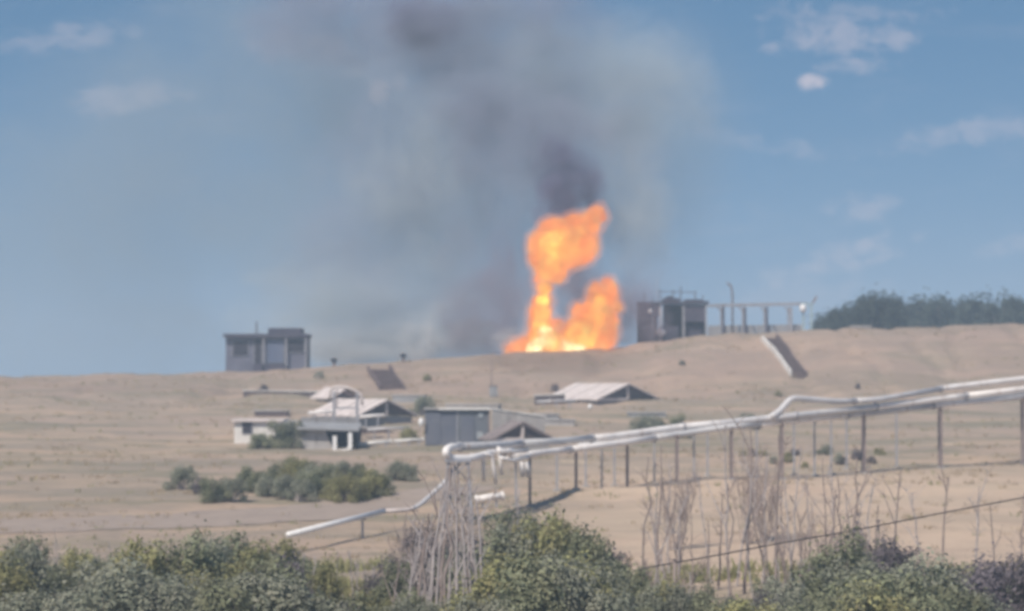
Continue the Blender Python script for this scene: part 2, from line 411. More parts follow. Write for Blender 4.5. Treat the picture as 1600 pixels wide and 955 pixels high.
# ------------------------------------------------------------ slate cabin
def cabin():
    p = at(664, 696, 160); q = at(765, 696, 160); wd = q.x - p.x; zb = ground(p.x, 160) - .25; zt = at(700, 640, 160).z
    e = empty('slate_cabin', (p.x, 160, zb), label='slate blue sheet metal cabin with a pale roof edge above the pipe elbow', cat='cabin')
    h = zt - zb
    for k in range(4):
        a, b_ = wd * k / 4, wd * (k + 1) / 4 - .02
        MB().box(a, b_, 0 + .012 * (k % 2), .2, .35 if k == 0 else .1, h).build('wall_panel', M_cabin if k < 2 else M_cabin2, e)
    MB().box(0, .06, .2, 2.6, .1, h).build('side_wall', M_cabin, e); MB().box(wd - .08, wd - .02, .2, 2.6, .1, h).build('side_wall', M_cabin2, e)
    MB().box(0.05, wd - .1, 2.6, 2.7, .1, h).build('rear_wall', M_cabin, e)
    MB().box(.12, wd - .1, .1, 2.5, -.5, .09).build('plinth', M_gconc, e)
    MB().box(-.12, wd + .1, -.18, 2.8, h + .003, h + .09).build('roof', M_conc, e)
    MB().box(.9, wd + .06, -.24, -.184, h - .02, h + .12).build('roof_edge', M_plaster, e)
    MB().box(wd * .49, wd * .49 + .09, -.05, .008, .15, h - .03).build('post', M_lsteel, e)
    MB().box(wd - .10, wd + .02, -.06, .004, .0, h).build('corner_post', M_steel, e)
    for z0, z1, x0, x1 in ((h - .55, h - .18, wd - .75, wd - .42), (.75, 1.25, wd - .85, wd - .40)):
        f = MB().box(x0, x1, -.05, .01, z0, z1).build('window', M_lsteel, e); MB().box(x0 + .05, x1 - .05, -.065, -.052, z0 + .05, z1 - .05).build('pane', M_glass, f)
    MB().box(wd * .56, wd * .76, -.04, .01, .12, h - .45).build('door', M_cabin, e)
    l = at(658, 660, 159.7); t_ = empty('wall_lamp', (l.x, l.y, l.z), label='white oval lamp on the left end of the slate cabin', cat='lamp')
    MB().ball((0, 0, 0), .17, sz=1.7).build('lamp_globe', M_lamp, t_, True); MB().bar((.1, .05, .1), (.32, .1, .1), .05).build('bracket', M_lsteel, t_)
cabin()

# ------------------------------------------------------------ shelter, plaster block
def shelter():
    a = at(470, 705, 157); b_ = at(560, 705, 157); zb = ground((a.x + b_.x) / 2, 157) - .1; wd = b_.x - a.x; h = at(500, 668, 157).z - zb
    e = empty('open_shelter', (a.x, 157, zb), label='open grey concrete shelter with a dark bay and two white posts', cat='shelter')
    MB().hexa([(-.2, -.5, h - .12), (wd + .05, -.5, h - .25), (wd + .05, 3, h + .1), (-.2, 3, h + .2)], [(-.2, -.5, h), (wd + .05, -.5, h - .12), (wd + .05, 3, h + .22), (-.2, 3, h + .32)]).build('roof', M_gconc, e)
    MB().hexa([(0, 0, -.4), (wd * .62, 0, -.4), (wd * .62, .2, -.4), (0, .2, -.4)], [(0, 0, h - .14), (wd * .42, 0, h - .2), (wd * .42, .2, h - .2), (0, .2, h - .14)]).build('side_wall', M_conc, e)
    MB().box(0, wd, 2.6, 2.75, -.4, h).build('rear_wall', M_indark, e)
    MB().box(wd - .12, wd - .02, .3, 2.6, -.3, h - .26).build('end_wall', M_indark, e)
    for px, yt, yb in ((524, 681, 703), (548, 676, 695)):
        x = at(px, 690, 157).x - a.x; z1 = at(px, yt, 157).z - zb; z0 = at(px, yb, 157).z - zb
        MB().box(x - .13, x + .13, -.62, -.36, min(z0, .05) - .2, z1).build('post', M_lamp, e)
    MB().bar((wd * .55, -.5, -.02), (wd * .9, -.7, .18), .16, .14).build('kerb', M_plaster, e)
shelter()
def block():
    a = at(366, 705, 160); b_ = at(452, 705, 160); zb = ground(b_.x, 160) - .3; wd = b_.x - a.x; h = at(420, 659, 160).z - zb
    e = empty('plaster_block', (a.x, 160, zb), label='whitish plaster block building with flat roof behind the left bushes', cat='building')
    MB().box(0, wd, 0, 4, 0, h).build('wall', M_plaster, e)
    MB().box(-.2, wd - .35, -.25, 4.2, h + .003, h + .16).build('roof', M_roof, e)
    for x in (.5,):
        f = MB().box(x, x + .7, -.06, .01, 1.0, 1.8).build('window', M_lsteel, e); MB().box(x + .06, x + .64, -.075, -.062, 1.06, 1.74).build('pane', M_indark, f)
    MB().box(wd - .95, wd - .25, -.05, .01, .1, 1.65).build('door', M_gconc, e)
block()

for k, (px, Y, w_, h_, m_, lb) in enumerate(((425, 190, 1.3, .35, M_dark, 'dark low plinth above the whitish block building'), (500, 178, 1.0, .5, M_gconc, 'grey concrete box just above the shelter roof'), (585, 172, 1.1, .35, M_dark, 'dark box right of the portal frame posts'),
        (740, 196, 2.2, .3, M_conc, 'pale concrete slab behind the slate cabin'), (840, 186, 1.6, .4, M_gconc, 'grey block on the slope above the retaining wall'), (872, 178, 1.2, .3, M_conc, 'pale block right of the retaining wall end'), (640, 205, 1.4, .45, M_gconc, 'grey block under the wide brown stairs'), (1010, 190, 1.5, .3, M_gconc, 'grey slab to the right below the upper bunker'))):
    g_ = gp(px, Y); q_ = empty('concrete_block', g_, rnd.uniform(-.3, .3), label=lb, cat='block')
    MB().box(-w_, w_, -.4, .4, -.3, h_).build('base', m_, q_); MB().box(-w_ - .08, w_ + .08, -.48, .48, h_ + .003, h_ + .12).build('cap', M_conc, q_)
# portal frame with pipe arch
def portal():
    a = at(522, 690, 166); b_ = at(558, 690, 166); zb = ground(a.x, 166); wd = b_.x - a.x; zt = at(540, 604, 166).z - zb
    e = empty('portal_frame', (a.x, 166, zb), label='tall pale steel portal frame carrying a white pipe arch', cat='frame')
    for x in (0, wd): 
        MB().box(x - .09, x + .09, -.09, .09, -.3, zt - .35).build('post', M_lsteel, e)
        MB().box(x - .2, x + .2, -.2, .2, -.3, .12).build('base_plate', M_conc, e)
    MB().box(-.1, wd + .1, -.06, .06, zt * .58, zt * .58 + .12).build('crossbeam', M_lsteel, e)
    MB().tube(rounded([(-.3, 0, zt - .9), (-.25, 0, zt - .1), (.3, 0, zt), (wd * .55, 0, zt - .05), (wd + .3, 0, zt - .5), (wd + .35, 0, zt - 1.3)], .4), .1).build('pipe_arch', M_roof, e, True)
    MB().bar((.2, 0, zt - .2), (.2, 0, zt * .58), .09).build('brace', M_steel, e); MB().bar((.6, 0, zt - .35), (wd, 0, zt - .75), .1, .22).build('bracket', M_dark, e)
portal()

def low_pipe(name, p, q, r, m, label, nleg=3, cat='pipe', group=None):
    e = empty(name, (p.x, p.y, ground(p.x, p.y)), label=label, cat=cat, group=group); o = e.location
    mid = (p + q) / 2 + Vector((0, 0, .03))
    MB().tube([p - o, mid - o, q - o], r, 10).build('pipe_run', m, e, True)
    for k in range(nleg):
        c_ = p.lerp(q, (k + .5) / nleg)
        MB().bar(c_ - o, Vector((c_.x, c_.y, ground(c_.x, c_.y) - .15)) - o, .1).build('leg', M_lsteel, e)
    for k in (0.02, .98):
        c_ = p.lerp(q, k) - o; d = (q - p).normalized() * .04
        MB().tube([c_ - d, c_ + d], r * 1.35, 10).build('flange', m, e, True)
    return e
low_pipe('white_pipe', at(560, 695, 158), at(612, 690, 158.5), .13, M_plaster, 'short white pipe lying between the shelter and the slate cabin')
low_pipe('white_pipe', at(616, 690, 159), at(662, 687, 159.5), .11, M_plaster, 'thinner white pipe ending at the slate cabin wall')
low_pipe('white_pipe', at(744, 781, 116), at(786, 775, 116.5), .17, M_white, 'white pipe stub lying on the ground under the pipe elbow', 2)
low_pipe('white_pipe', at(482, 646, 172), at(520, 643, 172), .13, M_white, 'white pipe left of the portal frame posts', 2)

low_pipe('white_pipe', at(400, 662, 176), at(466, 659, 176), .12, M_plaster, 'long low pale pipe above the whitish block building roof', 3)
low_pipe('white_pipe', at(562, 652, 172), at(600, 649, 172), .11, M_white, 'thin white pipe under the gable of the middle bunker', 2)
low_pipe('white_pipe', at(574, 672, 166), at(640, 668, 166.5), .08, M_pale, 'thin grey pipe along the soil left of the slate cabin', 3)
low_pipe('white_pipe', at(838, 628, 198), at(900, 626, 198), .09, M_pale, 'thin pale pipe on the slope below the upper bunker', 3)
# ------------------------------------------------------------ main pipe line
def pipe_line(name, pts, r, mats, label, group='long white process pipes on steel supports', rr=.55, joint=7.0):
    P = rounded([at(*p) for p in pts], rr)
    o = P[0].copy(); e = empty(name, o, label=label, cat='pipe', group=group)
    # cut in sections with a flange at each joint
    sec = [P[0]]; L = 0; k = 0
    def flush():
        nonlocal sec, k
        if len(sec) > 1: MB().tube([p - o for p in sec], r, 12).build('pipe_section', mats[k % len(mats)], e, True); k += 1
    for a, b_ in zip(P, P[1:]):
        d = (b_ - a).length; t0 = 0
        while L + (d - t0) >= joint:
            t0 += joint - L; L = 0
            j = a.lerp(b_, t0 / d); sec.append(j); flush(); sec = [j]
            dd = (b_ - a).normalized() * .05
            MB().tube([j - o - dd, j - o + dd], r * 1.3, 12).build('flange', M_lsteel, e, True)
        L += d - t0; sec.append(b_)
    flush()
    return e
pipe_line('upper_pipe', [(1800, 590, 146), (1600, 608, 142), (1480, 622, 139), (1370, 636, 136), (1240, 650, 131), (1150, 659, 129.5), (1058, 668, 128), (960, 682, 125), (870, 690, 121), (790, 695, 116), (703, 699, 110), (695, 706, 109.4),
                         (703, 717, 109.8), (735, 717, 110.5), (765, 709, 112.5), (800, 706, 115)], .185, [M_pale, M_white, M_white, M_grey, M_pale, M_white, M_grey], 'upper of the two long pipes, folding back in a tight elbow at its left end', rr=.3)
pipe_line('lower_pipe', [(790, 715, 115), (860, 706, 119.8), (960, 694, 124.6), (1058, 679, 127.6), (1135, 668, 129), (1240, 658, 131.4), (1370, 645, 136.4), (1480, 632, 139.4), (1800, 601, 146.4)], .17, [M_white, M_white, M_grey, M_white, M_pale], 'lower long white pipe slung just beneath the upper one')
pipe_line('grey_pipe', [(905, 697, 123.8), (960, 689, 126), (1058, 674, 129), (1150, 664, 131), (1240, 655, 132.4), (1370, 642, 137.4), (1480, 628, 140.4), (1800, 596, 147.4)], .13, [M_grey, M_pale, M_lsteel], 'thinner grey pipe running behind and between the two long white ones')
pipe_line('bypass_pipe', [(1204, 652, 130.2), (1217, 644, 130.6), (1236, 622, 131.2), (1310, 628, 133.6), (1370, 625, 135.8), (1480, 606, 139), (1600, 592, 142), (1800, 572, 146)], .17, [M_pale, M_pale, M_white], 'raised bypass pipe climbing above the other pipes near the right end', rr=.4)
e = empty('drop_pipes', at(770, 712, 112), label='white drop pipes bending down below the pipe elbow', cat='pipework')
for pts in ([(735, 712, 111.2), (752, 714, 111.5), (755, 722, 111.6), (756, 752, 111.7)], [(752, 709, 111.6), (768, 712, 112), (770, 722, 112), (775, 756, 112.1)], [(779, 698, 112.8), (781, 714, 112.8), (784, 742, 112.9)],
            [(779, 705, 112.5), (800, 706, 114), (824, 704, 116.5)], [(783, 716, 112.4), (800, 720, 113.4), (826, 714, 116)], [(815, 722, 116), (817, 745, 116.1)], [(824, 722, 116.4), (826, 745, 116.5)]):
    P = rounded([at(*p) for p in pts], .2); MB().tube([p - e.location for p in P], .095 if len(pts) > 2 else .12, 8).build('pipe_drop', M_white if len(pts) > 2 else M_pale, e, True)
# return pipe running down to the left, past the stems, and out as a handrail-like pipe
pipe_line('slanting_pipe', [(722, 718, 110.2), (706, 738, 110), (692, 757, 109.5), (655, 790, 108), (640, 797, 107.5), (600, 799, 106.5)], .095, [M_pale, M_roof], 'thin pale pipe slanting down left from the pipe elbow', group='pipes leaving the elbow', rr=.4, joint=4)
pipe_line('sunlit_pipe', [(600, 799, 106.5), (450, 836, 100)], .125, [M_lamp], 'straight sunlit white pipe running down to the left bushes', group='pipes leaving the elbow', joint=9)
e = empty('pipe_prop', gp(567, 105), label='single grey prop holding up the sunlit white pipe', cat='support')
MB().box(-.045, .045, -.045, .045, -.2, at(567, 809, 105).z - e.location.z - .1).build('post', M_lsteel, e); MB().box(-.15, .15, -.06, .06, at(567, 809, 105).z - e.location.z - .1, at(567, 809, 105).z - e.location.z - .02).build('saddle', M_steel, e)

def support(px, Y, ytop, label, double=True, m=M_steel, wd=.07):
    g = gp(px, Y); zt = at(px, ytop, Y).z - g.z
    e = empty('pipe_support', g, label=label, cat='support', group='steel supports under the long pipes')
    yy = .75 if double else 0
    MB().box(-wd, wd, -wd * .7, wd * .7, -.25, zt).build('post', m, e)
    if double: MB().box(-wd * .8, wd * .8, yy, yy + wd, -.25, zt).build('post', m, e)
    MB().box(-.06, .06, -.35, yy + .35, zt + .003, zt + .1).build('crossbeam', m, e)
    MB().box(-.2, .2, -.2, .2, -.25, .08).build('base_plate', M_conc, e)
    if double: MB().bar((0, .05, zt * .35), (0, yy, zt * .9), .05).build('brace', m, e)
SUP = [(1350, 135.4, 650, 'rightmost steel support of the long pipes in front of the tan field'), (1222, 130.3, 662, 'steel support just below the foot of the raised bypass pipe'),
       (1143, 129.2, 670, 'dark steel support left of the one below the bypass foot'), (1058, 127.2, 682, 'steel support standing behind the bare sapling with crossing stems'),
       (980, 125.6, 693, 'sturdy dark steel support at the start of the open tan field'), (900, 122.4, 705, 'steel support midway along the low white stretch of pipe'),
       (828, 117.6, 716, 'tall dark steel support standing in the green bush'), (1470, 138.7, 640, 'steel support past the rightmost bare sapling'), (1600, 141.8, 622, 'last steel support before the pipes leave the view')]
for px, Y, yt, lb in SUP: support(px, Y, yt, lb)
SUP2 = [(870, 121.5, 704, 'thin rear prop left of the middle support'), (940, 125.5, 698, 'thin prop between the middle support and the sturdy one'), (1022, 128.5, 688, 'thin prop under the pipes behind the leftmost saplings'), (1084, 130, 678, 'thin prop right of the crossing stems'), (1182, 131.5, 668, 'thin prop in the wispy saplings below the pipes'), (1272, 134, 662, 'thin prop under the bypass pipe, second of the three there'), (1298, 136, 656, 'thin prop under the bypass pipe, third of the three there'), (1322, 139, 645, 'thin rear prop beside the rightmost steel support'), (1240, 134, 660, 'thin prop under the bypass pipe, first of the three there'), (1105, 132, 668, 'thin rear prop between two dark steel supports'),
        (960, 128, 690, 'thin rear prop left of the sturdy dark steel support'), (915, 127, 697, 'thin rear prop behind the middle support'), (806, 117, 716, 'thin rear prop beside the white drop pipes'), (1400, 140, 640, 'thin rear prop past the rightmost support')]
for px, Y, yt, lb in SUP2: support(px, Y, yt, lb, False, M_lsteel, .05)
# trestle tower under the elbow
g = gp(716, 110); e = empty('trestle_tower', g, label='grey steel trestle tower carrying the pipe elbow among pale stems', cat='tower')
zt = at(716, 722, 110).z - g.z
cs = [(-.45, -.4), (.45, -.4), (.45, .5), (-.45, .5)]
for x, y in cs: MB().bar((x * 1.5, y * 1.5, -.3), (x, y, zt), .11).build('leg', M_lsteel, e)
for k in range(3):
    for i in range(4):
        a, b_ = cs[i], cs[(i + 1) % 4]; z0, z1 = zt * k / 3, zt * (k + 1) / 3
        s0, s1 = 1.5 - .5 * k / 3, 1.5 - .5 * (k + 1) / 3
        MB().bar((a[0] * s0, a[1] * s0, z0), (b_[0] * s1, b_[1] * s1, z1), .05).build('brace', M_lsteel, e)
MB().box(-.6, .6, -.55, .65, zt + .003, zt + .1).build('platform', M_lsteel, e)

# ------------------------------------------------------------ embankment: stairs, posts, small things
def stairs(pt, pb, wd, n, label, kerb_m, mt):
    """flight following the slope from pt (top) to pb (bottom), both (px, Y)"""
    a, b_ = gp(*pt), gp(*pb); d = (b_ - a); dh = Vector((d.x, d.y, 0)).normalized(); s_ = Vector((-dh.y, dh.x, 0))
    e = empty('slope_stairs', a, label=label, cat='stairs')
    for k in range(n):
        p = d * (k / n); q = d * ((k + 1) / n - .006)
        gz = max(ground(*(a + p).xy), ground(*(a + q).xy)) - a.z + .12
        lo = [p - s_ * wd / 2, q - s_ * wd / 2, q + s_ * wd / 2, p + s_ * wd / 2]
        MB().hexa([(v.x, v.y, gz - .5) for v in lo], [(v.x, v.y, gz) for v in lo]).build('step', mt, e)
    for sg in (-1, 1):
        mb = MB(); L = []
        for k in range(n + 1):
            p = d * (k / n) + s_ * sg * (wd / 2 + .1); L.append(Vector((p.x, p.y, ground(*(a + p).xy) - a.z + .26)))
        for p, q in zip(L, L[1:]): mb.bar(p, q, .16, .5)
        mb.build('kerb', kerb_m if sg < 0 else mt, e)
stairs((1202, 237), (1248, 223.5), 1.25, 14, 'narrow dark stairs with a white kerb running down the right embankment', M_plaster, M_step)
stairs((592, 232), (612, 219.5), 1.9, 10, 'wide dark brown stairs in the embankment left of the flames', M_step, M_step)
M_spare = M_step

def pole(px, Y, ytop, r, label, m=M_lsteel, head=None, name='pole', cat='pole', lean=0):
    g = gp(px, Y); zt = at(px, ytop, Y).z - g.z
    e = empty(name, g, label=label, cat=cat)
    MB().tube([(0, 0, -.3), (lean, 0, zt)], [r, r * .7], 8).build('shaft', m, e, True)
    MB().box(-.2, .2, -.2, .2, -.3, .1).build('base', M_conc, e)
    if head == 'lamp':
        MB().ball((-.25, -.1, zt - .15), .22).build('lamp_head', M_lamp, e, True); MB().tube([(0, 0, zt - .05), (-.25, 0, zt + .05)], .04, 6).build('arm', m, e); MB().box(-.25, .25, -.2, .2, zt + .1, zt + .55).build('housing', M_purple, e)
    return e
pole(1020, 247.5, 484, .07, 'lamp pole with a white globe and dark box left of the dark pavilion', head='lamp', name='lamp_pole', cat='lamp')
pole(1027, 252, 436, .05, 'thin tall mast rising above the dark pavilion', name='mast', cat='mast')
pole(768, 216, 552, .05, 'thin faint pole standing on the slope below the flames', M_steel)
g = gp(771, 211); e = empty('control_box', g, label='dark control box at the foot of the thin pole', cat='box'); MB().box(-.35, .35, -.2, .2, 0.1, .95).build('housing', M_gconc, e); MB().box(-.4, .4, -.25, .25, .955, 1.02).build('lid', M_steel, e); MB().box(-.3, .3, -.15, .15, -.2, .097).build('plinth', M_conc, e)
g = gp(922, 196); e = empty('globe_light', g, label='small white globe on a short post below the upper bunker', cat='lamp'); zt = at(922, 638, 196).z - g.z
MB().tube([(0, 0, -.2), (0, 0, max(.1, zt - .15))], .05, 6).build('post', M_lsteel, e); MB().ball((0, 0, max(.25, zt)), .2).build('lamp_globe', M_lamp, e, True)
for px, lb in ((522, 'dark mushroom vent on the crest right of the left hilltop building'), (630, 'dark mushroom vent on the crest above the wide brown stairs')):
    g = gp(px, 242.5); e = empty('vent', g, label=lb, cat='vent', group='dark vents on the crest')
    MB().tube([(0, 0, -.2), (0, 0, .55)], .16, 8).build('vent_pipe', M_steel, e, True); MB().ball((0, 0, .62), .38, sz=.55).build('vent_cap', M_indark, e, True)

# hilltop pavilion on the right
def pavilion():
    Y = 250; a = at(998, 525, Y); b_ = at(1106, 525, Y); wd = b_.x - a.x; zb = min(ground(a.x, Y), ground(b_.x, Y)) - .3; h = at(1050, 475, Y).z - zb
    e = empty('dark_pavilion', (a.x, Y, zb), label='dark open sided pavilion with pale posts on the hill right of the flames', cat='pavilion')
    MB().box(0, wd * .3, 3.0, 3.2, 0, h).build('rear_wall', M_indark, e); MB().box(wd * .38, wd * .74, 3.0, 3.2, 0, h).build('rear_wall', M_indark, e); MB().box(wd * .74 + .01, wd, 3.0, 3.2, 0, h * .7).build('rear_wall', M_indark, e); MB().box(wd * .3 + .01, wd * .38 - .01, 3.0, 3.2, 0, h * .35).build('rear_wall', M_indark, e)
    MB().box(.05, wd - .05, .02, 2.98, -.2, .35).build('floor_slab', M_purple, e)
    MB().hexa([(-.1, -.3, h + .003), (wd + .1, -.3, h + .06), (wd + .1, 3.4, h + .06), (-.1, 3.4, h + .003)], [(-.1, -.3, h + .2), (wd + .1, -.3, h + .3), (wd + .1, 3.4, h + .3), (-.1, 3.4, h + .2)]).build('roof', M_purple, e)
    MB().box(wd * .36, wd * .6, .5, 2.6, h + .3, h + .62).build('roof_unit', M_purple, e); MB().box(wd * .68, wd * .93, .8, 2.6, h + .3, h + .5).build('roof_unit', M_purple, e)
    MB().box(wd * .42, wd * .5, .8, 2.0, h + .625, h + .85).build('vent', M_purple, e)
    for x_, h_ in ((.6, .9), (1.5, .5), (2.2, 1.3), (3.6, 1.25), (4.4, 1.6), (5.9, 1.15), (6.7, .7)): MB().box(x_ - .05, x_ + .05, .3, .4, h + .2, h + .2 + h_).build('stub_post', M_purple, e)
    MB().bar((2.2, .35, h + 1.3), (6.0, .35, h + 1.2), .08).build('rail', M_purple, e); MB().bar((.1, .2, h * .45), (1.8, .2, h * .52), .08).build('rail', M_lsteel, e)
    for px, m_, wv in ((1000, M_purple, .07), (1032, M_pale, .11), (1068, M_lsteel, .11), (1103, M_lsteel, .09)):
        x = at(px, 500, Y).x - a.x; MB().box(x - wv, x + wv, -.1, .08, 0, h - .0).build('post', m_, e)
    MB().box(.1, wd * .3, .0, .02, h * .72, h * .98).build('valance', M_purple, e); MB().box(wd * .66, wd - .1, .0, .02, h * .6, h * .98).build('valance', M_purple, e)
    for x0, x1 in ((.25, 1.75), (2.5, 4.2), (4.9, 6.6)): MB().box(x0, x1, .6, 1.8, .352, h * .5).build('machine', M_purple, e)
    g = Vector((at(1033, 520, 249).x, 249.2, 0)); g.z = ground(g.x, g.y)
    d = empty('white_drum', g, label='white rounded drum at the foot of the pavilion post', cat='drum'); z = at(1033, 519, 249.2).z - g.z
    MB().ball((0, 0, max(.35, z)), .5, sz=.95).build('drum_body', M_lamp, d, True); MB().tube([(0, 0, -.2), (0, 0, .2)], .3, 10).build('stand', M_lsteel, d)
pavilion()
def pergola():
    Y = 254; a = at(1106, 520, Y); b_ = at(1262, 517, Y); wd = b_.x - a.x; zb = ground(a.x, Y) - .3; zt = at(1180, 476, Y).z - zb
    e = empty('frame_canopy', (a.x, Y, zb), label='long open steel frame with thin posts right of the dark pavilion', cat='frame')
    MB().bar((0, 0, zt - .1), (wd, 0, zt + .1), .2, .28).build('front_beam', M_lsteel, e); MB().bar((0, 2.5, zt - .1), (wd, 2.5, zt + .1), .2, .2).build('rear_beam', M_lsteel, e)
    for px in (1130, 1164, 1198, 1236):
        x = at(px, 500, Y).x - a.x
        MB().box(x - .13, x + .13, -.1, .1, 0, zt - .27).build('post', M_purple if px != 1236 else M_lsteel, e); MB().box(x - .08, x + .08, 2.4, 2.6, 0, zt - .2).build('post', M_lsteel, e)
        MB().box(x - .06, x + .06, .1, 2.4, zt - .02, zt + .1).build('rafter', M_lsteel, e)
        MB().bar((x - .7, 0, zt - .2), (x, 0, zt - .9), .09).build('brace', M_steel, e)
    slab_wall(1106, 1256, 257, 509, 507, .25, mat('pale_block', (.33, .33, .35), (.27, .27, .29), .6, .9), 'low_wall', 'pale low wall behind the long open steel frame', coping=False, panels=6)
    # gantry
    p = gp(1262, 252); g_ = empty('gantry', p, label='pale teal gantry with a white lamp head at the right end of the frame', cat='gantry')
    zt = at(1262, 476, 252).z - p.z
    for x in (-.45, .4): MB().box(x - .1, x + .1, -.1, .1, -.3, zt).build('post', M_teal, g_)
    for k in range(4): MB().bar((-.45, 0, zt * k / 4), (.4, 0, zt * (k + 1) / 4), .06).build('brace', M_teal, g_)
    MB().box(-.7, .6, -.15, .15, zt + .003, zt + .15).build('crossbeam', M_teal, g_)
    MB().ball((-.5, -.2, zt - .4), .36, sz=1.2).build('lamp_head', M_lamp, g_, True)
    MB().bar((.5, 0, zt + .1), (.95, 0, zt + .85), .2).build('arm', M_steel, g_)
    # bent pipe
    p = gp(1141, 256); b2 = empty('bent_vent_pipe', p, label='dark bent vent pipe curving above the open steel frame', cat='pipe'); zt = at(1141, 442, 256).z - p.z
    MB().tube(rounded([(.25, 0, -.2), (.25, 0, zt - 1.0), (.1, 0, zt - .3), (-.35, 0, zt)], .5), .1, 8).build('pipe_run', M_steel, b2, True); MB().tube([(.25, 0, -.2), (.25, 0, .2)], .25, 8).build('base', M_conc, b2)
    p = gp(1345, 262); b3 = empty('white_hut', p, label='tiny white hut below the trees on the right crest', cat='hut'); MB().box(-1, 1, -.6, .6, -.2, .8).build('wall', M_plaster, b3); MB().box(-1.15, 1.15, -.75, .75, .803, .92).build('roof', M_conc, b3)
pergola()
# hilltop building on the left
def hill_building():
    Y = 246; a = at(352, 580, Y); b_ = at(478, 578, Y); wd = b_.x - a.x; zb = ground(b_.x, Y) - .4; h = at(440, 527, Y).z - zb
    e = empty('hilltop_building', (a.x, Y, zb), label='blue grey building with dark openings on the left crest', cat='building')
    xs = lambda px: at(px, 550, Y).x - a.x
    M_bl = mat('blue_grey_wall', (.09, .11, .18), (.12, .14, .21), .6, .8); M_li = mat('lilac_plaster', (.15, .15, .20), (.11, .11, .15), .6, .9)
    MB().box(0, wd, .3, 5, 0, h).build('wall', M_li, e)
    MB().box(-.2, wd + .15, -.3, 5.3, h + .003, h + .35).build('roof', M_purple, e)
    MB().box(xs(418), xs(470), .6, 4, h + .355, h + .95).build('roof_unit', M_purple, e)
    for p0, p1, y0, y1, m_ in ((396, 409, 528, 574, M_indark), (416, 444, 530, 568, M_bl), (449, 476, 530, 551, M_indark), (362, 388, 532, 556, M_indark)):
        z1, z0 = at(0, y0, Y).z - zb, at(0, y1, Y).z - zb
        f = MB().box(xs(p0), xs(p1), .2, .29, z0, z1).build('window', M_lsteel, e); MB().box(xs(p0) + .08, xs(p1) - .08, .17, .197, z0 + .08, z1 - .08).build('pane', m_, f)
    MB().box(xs(396), xs(447), -.2, .15, 0, max(.3, at(0, 569, Y).z - zb)).build('plinth', M_purple, e)
    MB().box(xs(400), xs(402), -.1, .02, h, h + 1.6).build('chimney', M_purple, e)
    for px in (412, 447, 478): MB().box(xs(px) - .08, xs(px) + .08, -.2, -.05, 0, h).build('post', M_lsteel, e)
hill_building()

# ------------------------------------------------------------ vegetation
def leaf_mesh(name, rx, ry, rz, n, size, seed, lumps=14, hole=0.35, elong=1.0):
    """leaves gathered in clumps through a lumpy dome"""
    r = random.Random(seed); mb = MB()
    cl = []
    for i in range(lumps):
        u = r.uniform(0, 2 * math.pi); v = r.uniform(.05, 1) ** .6; zz = r.uniform(.08, 1)
        k = math.sqrt(max(0, 1 - zz * zz * .8)) * v
        cl.append((Vector((rx * k * math.cos(u), ry * k * math.sin(u), rz * zz * r.uniform(.75, 1.1))), r.uniform(.22, .42)))
    for i in range(n):
        c_, q = cl[i % lumps]
        d = Vector((r.gauss(0, 1), r.gauss(0, 1), r.gauss(0, 1))).normalized() * (q * (r.uniform(.45, 1.15) ** .7 if r.random() < .88 else r.uniform(1.1, 1.65)))
        p = c_ + Vector((d.x * rx, d.y * ry, d.z * rz * .8))
        if p.z < 0.02: p.z = r.uniform(.02, .4)
        s_ = size * r.uniform(.5, 1.35)
        nn = (d.normalized() + Vector((0, 0, .7)) + Vector((r.gauss(0, 1), r.gauss(0, 1), r.gauss(0, 1))) * .45).normalized(); a = nn.cross(Vector((r.gauss(0, 1), r.gauss(0, 1), r.gauss(0, 1)))).normalized() * s_ * elong; b_ = nn.cross(a).normalized() * s_ * .6
        k = len(mb.v); mb.v += [tuple(p - a), tuple(p - a * .1 + b_), tuple(p + a), tuple(p - a * .1 - b_)]; mb.f.append((k, k + 1, k + 2, k + 3))
    return mb.mesh(name), cl
def stem_mesh(name, cl, seed, r0=.05):
    r = random.Random(seed); mb = MB()
    for c_, q in cl:
        b_ = Vector((r.uniform(-.15, .15), r.uniform(-.15, .15), -.25)); mid = b_.lerp(c_, .5) + Vector((r.uniform(-.15, .15), r.uniform(-.15, .15), .1))
        mb.tube([b_, mid, c_], [r0, r0 * .6, r0 * .2], 4, False)
    return mb.mesh(name)
SHR = {}
for kind, (n, sz, lm, st) in {'green': (4800, .06, L_green, M_bark_dark), 'olive': (4400, .06, L_olive, M_bark_dark), 'grey': (4800, .055, L_grey, M_bark_pale), 'dusk': (3600, .05, L_dusk, M_bark_dark)}.items():
    SHR[kind] = []
    for v in range(3):
        lm_me, cl_ = leaf_mesh('crown', 1.25, 1.15, 1.5, n, sz, hash_seed := (v * 17 + len(kind) * 5 + n), lumps=15 + 3 * v, elong=1.6 if kind == 'dusk' else 1.1)
        lm_me.materials.append(lm); sm_ = stem_mesh('stem', cl_, v + 3); sm_.materials.append(st); SHR[kind].append((lm_me, sm_))
TOP = [(-20, 850), (300, 838), (400, 828), (430, 836), (480, 868), (540, 888), (600, 892), (625, 868), (650, 828), (700, 815), (765, 822), (790, 812), (850, 802), (910, 832), (970, 882), (1040, 908), (1150, 900), (1240, 878), (1300, 855), (1370, 835), (1640, 830)]
def shrub(px, Y, kind, sc, label, group, sz=None, dz=0):
    g = gp(px, Y)
    if sz: sc = sc * min(1.5, max(.8, sz))
    lm_me, sm_ = rnd.choice(SHR[kind])
    e = empty('shrub', g + Vector((0, 0, dz)), rnd.uniform(0, 6.28), label=label, cat='shrub', group=group); e.scale = (sc, sc, sz or sc)
    link('crown', lm_me, None, e); link('stem', sm_, None, e)
    return e
